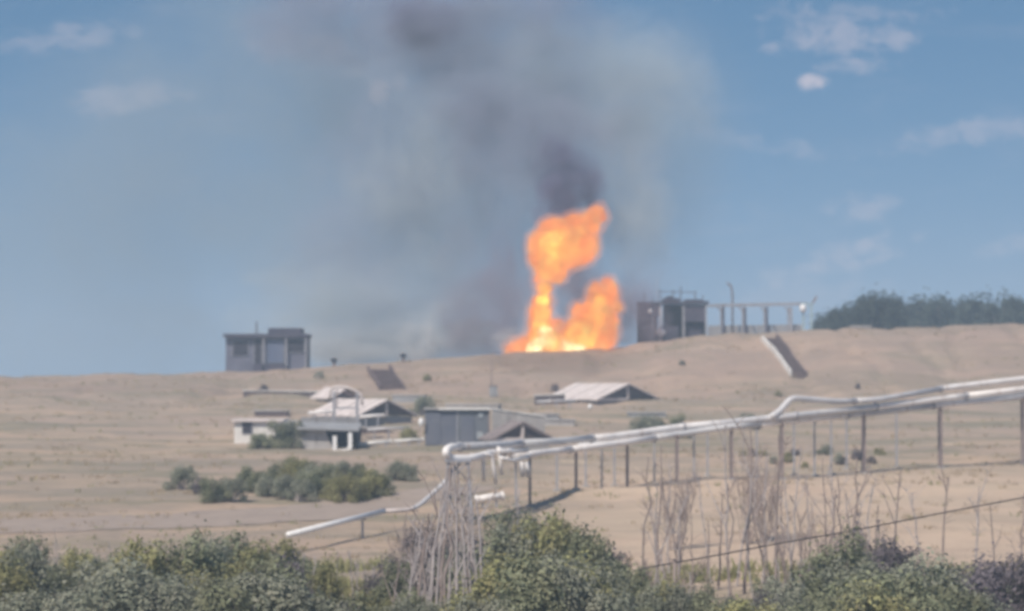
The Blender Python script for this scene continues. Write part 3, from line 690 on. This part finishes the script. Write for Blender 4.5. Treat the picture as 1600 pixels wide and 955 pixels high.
# foreground mass: tops follow the photograph's outline
def fill(px0, px1, Y0, Y1, n, kinds, s0, s1, label, group):
    for i in range(n):
        px = px0 + (px1 - px0) * (i + rnd.uniform(.1, .9)) / n
        Y = rnd.uniform(Y0, Y1); sz = None
        if Y1 <= 90:
            yt = interp(TOP, px) + (rnd.uniform(-8, 62) if Y0 >= 70 else rnd.uniform(38, 95))
            if Y0 < 70 and 600 < px < 790: yt = max(yt, 948 - 30 * rnd.random())
            sz = (at(px, yt, Y).z - ground((px - 800) / FOC * Y, Y)) / 1.72
        shrub(px, Y, rnd.choice(kinds), rnd.uniform(s0, s1), nth(i) + ' from left, ' + label, group, sz)
F = 'shrubs along the bottom of the slope'
fill(-20, 430, 72, 85, 22, ['olive', 'green', 'green', 'grey'], .6, 1.0, 'yellow green shrub in the thicket at lower left', 'yellow green shrubs at lower left')
fill(400, 500, 84, 89, 5, ['olive', 'olive', 'green'], .75, 1.0, 'olive shrub at the low end of the sunlit white pipe', 'olive shrubs by the white pipe')
fill(-20, 450, 62, 70, 15, ['green', 'grey', 'grey'], .8, 1.1, 'grey green shrub in the lowest row at far lower left', 'grey green shrubs lowest on the left')
fill(430, 640, 74, 80, 14, ['dusk', 'olive', 'green'], .45, .75, 'low dull shrub in the brown hollow', 'dull shrubs in the hollow')
fill(420, 660, 63, 70, 10, ['grey', 'green', 'grey'], .7, 1.0, 'lowest row shrub left of the pale stems', 'grey green shrubs lowest in the middle left')
fill(600, 780, 84, 89, 12, ['dusk', 'dusk', 'grey'], .8, 1.15, 'dusky twiggy shrub around the foot of the pale stems', 'dusky shrubs among pale stems')
fill(780, 930, 77, 88, 19, ['green', 'grey', 'olive', 'green', 'grey'], .6, 1.0, 'green shrub of the dense central clump', 'green clump below the tall support')
fill(890, 990, 74, 81, 9, ['green', 'grey', 'dusk'], .5, .8, 'green shrub on the right flank of the dense clump', 'green clump below the tall support')
fill(660, 1010, 62, 70, 19, ['green', 'grey', 'olive', 'grey'], .65, 1.0, 'grey green shrub in the lowest row at the middle', 'grey green shrubs lowest at the middle')
fill(990, 1240, 70, 77, 18, ['green', 'grey', 'olive', 'dusk'], .5, .85, 'grey shrub below the black cable and the crossing stems', 'grey shrubs below the cable')
fill(1230, 1420, 73, 81, 16, ['dusk', 'green', 'grey'], .6, .95, 'dusky shrub below the right end of the cable', 'dusky shrubs at lower right')
fill(1000, 1420, 61, 68, 20, ['grey', 'olive', 'green', 'green'], .65, 1.0, 'grey green shrub in the lowest row on the right', 'grey green shrubs lowest on the right')
fill(1400, 1640, 66, 80, 16, ['grey', 'dusk', 'green'], .8, 1.15, 'dull shrub in the thicket at far lower right', 'dull shrubs at far lower right')
# mid slope
fill(398, 600, 120, 130, 30, ['green', 'green', 'grey', 'olive'], .4, .85, 'dark green shrub above the dirt track', 'dark green shrubs above the dirt track')
fill(280, 400, 118, 126, 5, ['green', 'grey', 'dusk'], .5, .8, 'dull green shrub left of the dirt track bank', 'shrubs at the left end of the track')
fill(596, 650, 129, 134, 2, ['grey', 'dusk'], .5, .75, 'small dull shrub between the bank and the pipe elbow', 'small dull shrubs by the elbow')
shrub(430, 157, 'green', .95, 'rounded green bush before the whitish block building', None); shrub(452, 157.5, 'grey', 1.05, 'taller grey bush at the corner of the whitish block building', None); shrub(404, 156, 'green', .6, 'low green bush at the whitish wall foot', None)
shrub(660, 190, 'grey', .9, 'squarish dull bush behind the slate cabin', None); shrub(640, 163, 'olive', .55, 'low olive weeds left of the slate cabin', None)
fill(995, 1060, 166, 172, 4, ['green', 'grey'], .7, 1.0, 'soft green bush on the slope just above the pipes', 'green bushes just above the pipes')
shrub(1170, 176, 'grey', .7, 'thin grey bush above the steel supports near the right', None)
fill(1150, 1380, 141, 149, 14, ['dusk', 'olive', 'grey'], .2, .45, 'low brown scrub along the far bank of the tan field', 'low scrub along the field bank')

for k, (px, Y) in enumerate(((412, 222), (498, 230), (668, 226), (866, 216), (1066, 228), (1215, 214), (1340, 217))):
    shrub(px, Y, ('dusk', 'grey', 'olive')[k % 3], rnd.uniform(.22, .42), nth(k) + ' from the left of the small scrub tufts dotting the embankment', 'small scrub on the embankment')
# bare saplings
def bare(seed, h, stems, spread, r0=.035, twigs=7, lean=0):
    r = random.Random(seed); ms = MB(); mt = MB()
    for s_ in range(stems):
        a = r.uniform(0, 6.28); hh = h * r.uniform(.6, 1); top = Vector((math.cos(a) * spread * r.uniform(.3, 1) + lean, math.sin(a) * spread * .6, hh))
        b_ = Vector((math.cos(a) * .12, math.sin(a) * .12, -.25)); P = []
        wob = Vector((r.uniform(-.15, .15), r.uniform(-.1, .1), 0)) * h * .3
        for k in range(6):
            t_ = k / 5; P.append(b_.lerp(top, t_) + wob * math.sin(t_ * math.pi) * .6 + Vector((r.uniform(-.04, .04), r.uniform(-.04, .04), 0)))
        rr = r0 * r.uniform(.7, 1.1); ms.tube(P, [rr * (1 - .6 * k / 5) for k in range(6)], 4, False)
        for q in range(twigs):
            t_ = r.uniform(.35, .97); i = min(4, int(t_ * 5)); p = P[i].lerp(P[i + 1], t_ * 5 - i)
            u = r.uniform(0, 6.28); L = h * r.uniform(.07, .26); d = Vector((math.cos(u) * .5, math.sin(u) * .35, r.uniform(.6, 1.1))) * L
            mt.tube([p, p + d * .5 + Vector((r.uniform(-.05, .05), 0, .05)), p + d], [rr * .45, rr * .32, rr * .15], 3, False)
            if r.random() < .5: mt.tube([p + d * .5, p + d * .5 + Vector((-d.x, d.y, d.z)) * .6], [rr * .3, rr * .15], 3, False)
    return ms.mesh('stem'), mt.mesh('twigs')
def sapling(px, Y, ytop, kind, label, group, seed, stems=3, spread=.5, lean=0, r0=.035, twigs=7):
    g = gp(px, Y); h = at(px, ytop, Y).z - g.z; a, b_ = bare(seed, h, stems, spread, r0, twigs, lean)
    m_ = M_bark_pale if kind == 'pale' else M_bark_dark
    e = empty('bare_sapling', g, 0, label=label, cat='sapling', group=group); link('stem', a, m_, e, True); tag(link('twigs', b_, m_, e), kind='stuff')
BR = 'bare saplings in front of the tan field'; BP = 'pale bare stems below the pipe elbow'
i = 0
def stick(pb, Yb, pt, yt, kind, r0, label, group, seed, forks=2, twigs=4):
    """one long bare stem leaning from pb at its foot to pt at its tip, with a few forks"""
    r = random.Random(seed); g = gp(pb, Yb); top = at(pt, yt, Yb + r.uniform(-.3, .3)) - g; ms, mt = MB(), MB()
    wob = Vector((r.uniform(-1, 1), r.uniform(-1, 1), 0)) * .05 * top.length
    P = [Vector((0, 0, -.25)).lerp(top, k / 7) + wob * math.sin(k / 7 * math.pi * r.choice((1, 1, 2))) * .7 + Vector((r.uniform(-.03, .03), 0, 0)) for k in range(8)]
    ms.tube(P, [r0 * (1 - .6 * k / 7) for k in range(8)], 5, False)
    for q in range(forks):
        i_ = r.randint(2, 6); p = P[i_]; d = Vector((r.choice((-1, 1)) * r.uniform(.2, .5), r.uniform(-.2, .2), r.uniform(.7, 1))) * top.length * r.uniform(.15, .38)
        m1 = p + d * .5 + Vector((r.uniform(-.08, .08), 0, .05)); mt.tube([p, m1, p + d], [r0 * .6, r0 * .45, r0 * .2], 4, False)
        for _ in range(twigs):
            w_ = m1.lerp(p + d, r.random()); e_ = Vector((r.uniform(-1, 1), r.uniform(-.4, .4), r.uniform(.2, 1.1))) * r.uniform(.15, .5); mt.tube([w_, w_ + e_], [r0 * .3, r0 * .12], 3, False)
    for _ in range(twigs * 2):
        w_ = P[3].lerp(P[7], r.random()); e_ = Vector((r.uniform(-1, 1), r.uniform(-.4, .4), r.uniform(.2, 1.1))) * r.uniform(.15, .55); mt.tube([w_, w_ + e_], [r0 * .3, r0 * .12], 3, False)
    m_ = M_bark_pale if kind == 'pale' else M_bark_dark
    e = empty('bare_sapling', g, 0, label=label, cat='sapling', group=group); link('stem', ms.mesh('stem'), m_, e, True); tag(link('twigs', mt.mesh('twigs'), m_, e), kind='stuff')
SK = [(1006, 1014, 715, 'dark', .05), (1019, 1032, 695, 'dark', .055), (1030, 1026, 760, 'pale', .045), (1062, 1034, 755, 'dark', .05), (1050, 1074, 745, 'dark', .06), (1044, 1046, 720, 'pale', .04), (1058, 1060, 780, 'pale', .04),
      (1084, 1080, 800, 'dark', .035), (1104, 1107, 815, 'dark', .04), (1121, 1129, 770, 'dark', .05), (1139, 1134, 665, 'pale', .055), (1144, 1139, 755, 'dark', .05), (1160, 1173, 672, 'dark', .07), (1198, 1172, 775, 'dark', .05), (1178, 1162, 668, 'pale', .04),
      (1190, 1198, 700, 'pale', .045), (1213, 1216, 680, 'dark', .07), (1228, 1222, 740, 'dark', .05), (1243, 1226, 752, 'pale', .05), (1252, 1258, 745, 'dark', .05), (1268, 1262, 760, 'pale', .04), (1290, 1306, 765, 'dark', .06), (1292, 1266, 785, 'dark', .045),
      (1303, 1300, 730, 'pale', .04), (1314, 1310, 745, 'dark', .05), (1328, 1322, 770, 'pale', .04), (1336, 1339, 715, 'dark', .06), (1350, 1362, 760, 'pale', .045), (1366, 1372, 790, 'dark', .045), (1398, 1408, 735, 'dark', .055), (1440, 1425, 770, 'pale', .05), (1475, 1482, 745, 'dark', .055), (1520, 1530, 760, 'pale', .05), (1560, 1548, 790, 'dark', .045), (1592, 1600, 770, 'dark', .05), (1112, 1090, 740, 'pale', .04), (1150, 1186, 730, 'pale', .045), (1207, 1188, 745, 'dark', .045), (1234, 1252, 700, 'pale', .045), (1280, 1284, 715, 'dark', .045), (1320, 1344, 770, 'dark', .045), (1358, 1340, 770, 'pale', .045), (1016, 1058, 770, 'dark', .045), (1048, 1016, 790, 'pale', .045)]
SK.sort()
for k, (pb, pt, yt, kd, r_) in enumerate(SK):
    look = ('brown' if kd == 'dark' else 'pale grey') + (' leaning right' if pt - pb > 8 else ' leaning left' if pt - pb < -8 else ' upright')
    stick(pb, 84 + (k * 5 % 7), pt, yt, kd, r_, nth(k) + ' from the left of the field saplings, ' + look, BR, 700 + k, 2 if yt < 790 else 1, 4)
for k, (px, Y, yt, lb) in enumerate(((1205, 76, 858, 'short white stemmed sapling below the black cable'), (1022, 74, 882, 'short white stem below the crossing stems'), (1070, 74, 885, 'short pale stems right of the dark scrub clump'), (1255, 76, 862, 'short pale forked stem under the purple twigs'))):
    sapling(px, Y, yt, 'pale', lb, BR, 660 + k, 2, .35, 0, .045, 4)
# dense pale stems under the elbow, fanning out
for k in range(30):
    pb = 612 + 150 * (k + rnd.random() * .7) / 30; pt = 706 + (pb - 706) * rnd.uniform(.05, .8); yt = 808 - 80 * math.exp(-((pt - 712) / 34) ** 2) + rnd.uniform(-10, 38)
    stick(pb, rnd.uniform(68, 75), pt, yt, 'dark' if k % 3 == 0 else 'pale', rnd.uniform(.028, .055), nth(k) + ' from the left of the bare sticks crowding under the pipe elbow', BP, 300 + k, rnd.choice((1, 2)), 2)
stick(762, 72, 742, 780, 'pale', .07, 'pale crooked stem bowing right of the trestle tower', BP, 411, 1, 2)
for k, (px, yt) in enumerate(((90, 840), (180, 850), (300, 845), (350, 830), (478, 860), (520, 868), (560, 850), (585, 862))):
    sapling(px, 80, yt, 'pale', nth(k) + ' from the left of the thin bare stems poking from the lower left shrubs', 'thin stems at lower left', 500 + k, 3, .4, 0, .03, 5)
for k, (px, Y, yt) in enumerate(((800, 84, 800), (818, 84, 770), (870, 84, 850), (930, 82, 845))):
    sapling(px, Y, yt, 'pale' if k == 1 else 'dark', nth(k) + ' from the left of the thin bare stems rising from the dense green clump', 'stems in the green clump', 540 + k, 3, .3, 0, .035, 5)
# twig clumps: fine masses of bare twigs
for k, (px, Y, yt, lb) in enumerate(((1255, 82, 800, 'purple grey clump of fine twigs on the tan field edge'), (1340, 80, 820, 'dusky clump of fine twigs under the rightmost support'), (1043, 83, 865, 'small dark twig clump at the crossing stems'),
                                     (1195, 104, 705, 'hazy twig clump below the bypass foot'), (1050, 100, 715, 'hazy mauve twig clump above the crossing stems'), (1165, 102, 700, 'hazy twig clump left of the bypass foot'), (690, 85, 800, 'dusky mass of twigs around the trestle tower'), (650, 82, 820, 'dusky mass of twigs left of the trestle tower'))):
    sapling(px, Y, yt, 'dark', lb, 'clumps of fine twigs', 600 + k, 15, 1.5, 0, .024, 16)

# far trees on the right skyline and behind the left building
FT = []
for v in range(3):
    a, cl_ = leaf_mesh('crown', 3.2, 3.0, 4.2, 2600, .24, 70 + v, 17); a.materials.append(L_far); b_ = stem_mesh('trunk', cl_, 9 + v, .2); b_.materials.append(M_bark_dark); FT.append((a, b_))
for k, (px, ytop) in enumerate([(1288, 487), (1302, 482), (1316, 476), (1332, 470), (1347, 462), (1362, 455), (1378, 452), (1398, 455), (1420, 462), (1445, 458), (1470, 452), (1500, 460), (1530, 455), (1560, 450), (1590, 458)]):
    Y = 330 + rnd.uniform(-25, 30); g = gp(px, Y); h = at(px, ytop, Y).z - g.z; a, b_ = FT[k % 3]
    if px > 1000: lb, gr = ('dark tree rising highest at the right skyline' if px == 1378 else nth(k) + ' tree from the left on the wooded right skyline'), 'trees on the right skyline'
    else: lb, gr = nth(k - 15) + ' distant low tree beyond the crest, counting leftwards from the hilltop building', 'low trees on the left skyline'
    s_ = h / 5.2; e = empty('tree', g, rnd.uniform(0, 6), label=lb, cat='tree', group=gr); e.scale = (max(s_, .55),) * 2 + (s_,); link('crown', a, None, e); link('trunk', b_, None, e)

# straw tufts and weeds
def tufts(name, n, region, mat_, size, seed, label, dens=None):
    r = random.Random(seed); mb = MB()
    i = 0
    while i < n:
        Y = region[2] + (region[3] - region[2]) * r.random() ** .8; px = r.uniform(region[0], region[1]); x = (px - 800) / FOC * Y
        if noise.noise(Vector((x * .25, Y * .5, seed))) + .5 * noise.noise(Vector((x * .06, Y * .12, seed + 5))) < r.uniform(.05, .55): i += .3; continue
        i += 1; z = ground(x, Y)
        for k in range(6):
            u = r.uniform(0, 6.28); s_ = size * r.uniform(.5, 1.4); bx, by = x + r.gauss(0, .12), Y + r.gauss(0, .12); lx, ly = math.cos(u) * s_ * .5, math.sin(u) * s_ * .5
            wv = s_ * .13; q = len(mb.v); mb.v += [(bx - wv, by, z - .03), (bx + wv, by, z - .03), (bx + lx, by + ly, z + s_)]; mb.f.append((q, q + 1, q + 2))
    return tag(mb.build(name, mat_), label, kind='stuff')
tufts('dry_grass', 2600, (-30, 1630, 92, 160), L_straw, .17, 3, 'dry straw grass tufts over the field')
tufts('dry_grass', 3000, (-30, 1630, 160, 243), L_straw, .2, 5, 'dry straw grass tufts over the embankment')
tufts('weeds', 900, (-30, 1630, 100, 240), L_olive, .22, 9, 'dull green weeds scattered over the slope')
tufts('weeds', 9000, (-30, 1630, 66, 94), L_olive, .42, 11, 'olive undergrowth between the foreground shrubs')

# black cable sagging in the foreground, on posts
pts = [(700, 915, 76), (790, 917, 76), (880, 912, 76), (960, 902, 76.5), (1010, 887, 77), (1052, 880, 77), (1130, 866, 78), (1222, 848, 79), (1300, 835, 80), (1370, 822, 81), (1480, 800, 82), (1640, 770, 84)]
P = rounded([at(*p) for p in pts], 1.5); o_ = P[0]; e = empty('sagging_cable', o_, label='thin black cable crossing in front of the saplings', cat='cable'); MB().tube([p - o_ for p in P], .026, 6).build('cable_run', M_cable, e, True)
for px, Y, yt, lb in ((875, 76, 890, 'wooden post holding the black cable in the green clump'), (1052, 77, 876, 'wooden post holding the black cable at the crossing stems'), (1370, 81, 815, 'wooden post holding the black cable at the right')):
    g = gp(px, Y); z = at(px, yt, Y).z - g.z; q = empty('cable_post', g, label=lb, cat='post', group='posts carrying the black cable'); MB().tube([(0, 0.04, -.3), (.03, .04, z)], [.06, .045], 7).build('shaft', M_bark_dark, q, True); MB().box(-.04, .1, -.03, .1, z + .003, z + .05).build('cap', M_steel, q)

# ------------------------------------------------------------ flames
def cloud_tex(name, scale, depth=3):
    tx = bpy.data.textures.new(name, 'CLOUDS'); tx.noise_scale = scale; tx.noise_depth = depth; return tx
TX1, TX2 = cloud_tex('billow', 1.1), cloud_tex('curl', .38)
def fire_mat(name, sig, rgb, k, var):
    m = bpy.data.materials.new(name); m.use_nodes = True; t = NT(m.node_tree)
    co = t.n('ShaderNodeTexCoord').outputs['Object']
    f = t.ramp(t.noise(co, .55, 3, .6, .6), .35, .65, 1 - var, 1 + var)
    c2 = (rgb[0], rgb[1] * 1.45, rgb[2] * 1.8)
    cc = t.mix(t.ramp(t.noise(co, .8, 2), .4, .65), rgb, c2)
    em = t.n('ShaderNodeEmission', {'Color': cc, 'Strength': t.math('MULTIPLY', f, k * sig)})
    ab = t.n('ShaderNodeVolumeAbsorption', {'Color': (0, 0, 0, 1), 'Density': sig})
    t.n('ShaderNodeOutputMaterial', {'Volume': t.n('ShaderNodeAddShader', {0: em.outputs[0], 1: ab.outputs[0]}).outputs[0]})
    return m
def fire_part(name, blobs, Y, m, parent, dis=.5, grow=0, depthk=.8):
    o = parent.location; mb = MB()
    r = random.Random(len(blobs))
    for (px, py, rad) in blobs:
        p = at(px, py, Y) - o; rr = (rad + grow) / FOC * Y
        if rr <= .05: continue
        mb.ball(p + Vector((0, r.uniform(-.3, .3), 0)), rr, 12, 8)
    ob = mb.build(name, m, parent)
    rm = ob.modifiers.new('remesh', 'REMESH'); rm.mode = 'VOXEL'; rm.voxel_size = .14
    s_ = ob.modifiers.new('smooth', 'SMOOTH'); s_.factor = .6; s_.iterations = 3
    for tx, k in ((TX1, dis), (TX2, dis * .45)):
        d = ob.modifiers.new('billow', 'DISPLACE'); d.texture = tx; d.strength = k; d.mid_level = .5
    return ob
FY = 244
fl = empty('flames', at(880, 552, FY), label='tall orange flames in two tongues bursting from the crest', cat='fire')
outer = [(800, 545, 7), (812, 543, 9), (826, 540, 12), (842, 530, 18), (845, 510, 17), (844, 490, 15), (848, 470, 11), (849, 450, 8), (850, 432, 11), (862, 412, 26), (856, 392, 27), (868, 374, 30), (885, 388, 30), (893, 368, 26), (908, 358, 20), (922, 350, 16), (932, 340, 11), (935, 332, 7), (918, 372, 13),
         (895, 352, 14), (905, 385, 26), (848, 380, 18), (850, 402, 20), (920, 500, 20), (905, 515, 20), (958, 480, 9), (860, 540, 22), (880, 545, 20), (895, 530, 22), (912, 525, 27), (932, 518, 26), (940, 500, 22), (930, 490, 22), (938, 475, 20), (946, 462, 15), (950, 448, 10), (932, 455, 9), (912, 500, 16), (905, 488, 10), (948, 520, 14), (868, 510, 9), (945, 532, 12)]
core = [(842, 530, 13), (845, 512, 12), (846, 490, 11), (849, 470, 8), (851, 450, 7), (856, 425, 10), (862, 405, 21), (868, 385, 24), (885, 382, 20), (870, 400, 18), (898, 365, 12), (860, 538, 20), (895, 530, 16), (915, 522, 20), (928, 505, 16), (935, 485, 12), (938, 470, 9)]
hot = [(845, 540, 13), (858, 536, 15), (872, 541, 15), (888, 545, 11), (835, 546, 9), (850, 520, 8), (905, 546, 8)]
fire_part('flame_halo', outer, FY, fire_mat('halo_peach', .2, (1.0, .36, .18), .7, .1), fl, .9, 13)  # soft pink glow around the fire, added as a thin glowing shell
fire_part('outer_flame', outer, FY, fire_mat('flame_orange', 1.2, (1.0, .23, .016), .88, .25), fl, .85, 5)
fire_part('flame_core', core, FY, fire_mat('flame_yellow', 4.0, (1.0, .50, .06), 1.15, .35), fl, .5, 3)
fire_part('flame_base', hot, FY, fire_mat('flame_white', 9.0, (1.0, .66, .28), 1.9, .1), fl, .3, 5)

# ------------------------------------------------------------ smoke
def smoke_mat(name, dens, colr, ns=1.6, lo=.38, hi=.7, ab=.0):
    m = bpy.data.materials.new(name); m.use_nodes = True; t = NT(m.node_tree)
    tc = t.n('ShaderNodeTexCoord'); co = tc.outputs['Object']
    ln = t.n('ShaderNodeVectorMath', {0: co}, operation='LENGTH').outputs['Value']
    oi = t.n('ShaderNodeObjectInfo')
    pv = t.n('ShaderNodeVectorMath', {0: co, 1: oi.outputs['Location']}, operation='ADD').outputs[0]
    n_ = t.noise(pv, ns, 4, .6, .5)
    fall = t.ramp(t.math('ADD', ln, t.math('MULTIPLY', t.math('SUBTRACT', n_, .5), 1.9)), 1.0, .12)
    tex = t.ramp(n_, lo, hi, 1.9, .12)
    edge = t.ramp(ln, 1.0, .8)
    d = t.math('MULTIPLY', t.math('MULTIPLY', t.math('MULTIPLY', fall, tex), edge), dens)
    pr = t.n('ShaderNodeVolumePrincipled', {'Color': (*colr, 1), 'Density': d, 'Anisotropy': .1})
    t.n('ShaderNodeOutputMaterial', {'Volume': pr.outputs[0]})
    return m
SM = {'dark': smoke_mat('dark_smoke', .36, (.33, .31, .46)), 'grey': smoke_mat('grey_smoke', .07, (.50, .53, .66)), 'pale': smoke_mat('pale_smoke', .07, (.78, .87, .92)),
      'veil': smoke_mat('thin_smoke', .018, (.60, .69, .74), 1.2), 'thingrey': smoke_mat('light_grey_smoke', .038, (.64, .68, .80)), 'white': smoke_mat('white_smoke', .2, (.90, .93, .96)), 'warm': smoke_mat('warm_smoke', .11, (.50, .43, .52))}
smk = empty('smoke_plume', at(860, 545, 262), label='grey and purple smoke plume rising and spreading above the flames', cat='smoke')
ball = MB().ball((0, 0, 0), 1.0, 24, 16).mesh('smoke_billow')
for kind, name, px, py, rx, ry, Y, dep in [
    ('dark', 'dark_billow', 893, 290, 52, 62, 251, 4), ('dark', 'dark_billow', 868, 322, 38, 46, 250, 3), ('grey', 'grey_billow', 870, 225, 85, 80, 254, 6), ('grey', 'grey_billow', 762, 190, 78, 88, 256, 6), ('grey', 'grey_billow', 735, 170, 60, 55, 258, 5),
    ('thingrey', 'grey_billow', 790, 330, 95, 150, 256, 7), ('grey', 'grey_billow', 690, 40, 130, 95, 262, 8), ('dark', 'dark_billow', 665, 35, 70, 55, 262, 4), ('grey', 'grey_billow', 850, 5, 120, 75, 262, 7), ('grey', 'grey_billow', 500, 10, 140, 90, 266, 8),
    ('thingrey', 'grey_billow', 830, 235, 110, 110, 255, 6), ('thingrey', 'grey_billow', 800, 140, 140, 120, 258, 7), ('thingrey', 'grey_billow', 720, 95, 160, 110, 260, 8), ('thingrey', 'grey_billow', 590, 45, 190, 95, 265, 8), ('thingrey', 'grey_billow', 650, 215, 150, 150, 262, 8), ('thingrey', 'grey_billow', 560, 380, 150, 180, 266, 8), ('dark', 'dark_billow', 868, 255, 45, 55, 252, 3), ('grey', 'grey_billow', 825, 210, 60, 60, 254, 4),
    ('white', 'pale_billow', 560, 540, 130, 40, 256, 4), ('white', 'pale_billow', 700, 525, 130, 55, 256, 4), ('pale', 'pale_billow', 620, 490, 220, 90, 258, 7), ('thingrey', 'grey_billow', 660, 480, 130, 90, 258, 6), ('thingrey', 'grey_billow', 900, 140, 110, 130, 262, 7), ('thingrey', 'grey_billow', 760, 20, 170, 90, 264, 8), ('thingrey', 'grey_billow', 960, 240, 90, 110, 256, 5),
    ('warm', 'warm_billow', 745, 500, 62, 78, 254, 4.5), ('warm', 'warm_billow', 795, 470, 50, 110, 252, 4), ('thingrey', 'grey_billow', 700, 420, 75, 120, 258, 6), ('warm', 'warm_billow', 985, 495, 60, 62, 249, 5), ('thingrey', 'grey_billow', 1010, 440, 70, 60, 252, 5), ('warm', 'warm_billow', 905, 440, 45, 55, 248, 4), ('warm', 'warm_billow', 890, 470, 30, 60, 249, 3),
    ('pale', 'pale_billow', 975, 310, 90, 115, 255, 6), ('pale', 'pale_billow', 1000, 350, 60, 90, 254, 5), ('pale', 'pale_billow', 985, 140, 150, 130, 262, 9), ('pale', 'pale_billow', 800, 120, 140, 140, 264, 9), ('pale', 'pale_billow', 660, 290, 130, 160, 262, 9),
    ('veil', 'thin_veil', 600, 330, 330, 300, 278, 22), ('veil', 'thin_veil', 440, 150, 300, 260, 285, 22), ('veil', 'thin_veil', 180, 330, 320, 320, 290, 22), ('pale', 'pale_billow', 500, 480, 150, 120, 268, 9), ('white', 'white_billow', 657, 535, 38, 44, 252, 3), ('white', 'white_billow', 820, 535, 60, 26, 250, 3), ('veil', 'thin_veil', 900, 250, 300, 300, 285, 18)]:
    o = link(name, ball, None, smk); c_ = at(px, py, Y)
    ob_me = ball.copy() if not False else ball; ob_me.materials.clear(); ob_me.materials.append(SM[kind]); o.data = ob_me
    o.location = c_ - smk.location; k_ = {'grey': 1.35, 'dark': 1.2, 'warm': 1.3}.get(kind, 1.15)
    o.scale = (rx / FOC * Y * k_, dep * 1.1, ry / FOC * Y * k_)

# ------------------------------------------------------------ haze
hz = MB().box(-2700, 2700, -700, 2700, CZ - 48, CZ + 62).build('haze', None)
m = bpy.data.materials.new('pale_haze'); m.use_nodes = True; t = NT(m.node_tree)
pv = t.n('ShaderNodeVolumePrincipled', {'Color': (.56, .75, .95, 1), 'Density': .0011, 'Anisotropy': .0})
t.n('ShaderNodeOutputMaterial', {'Volume': pv.outputs[0]})
hz.data.materials.append(m); tag(hz, 'thin pale haze in the air', kind='stuff')
print('minz', min(v[2] for v in vs))
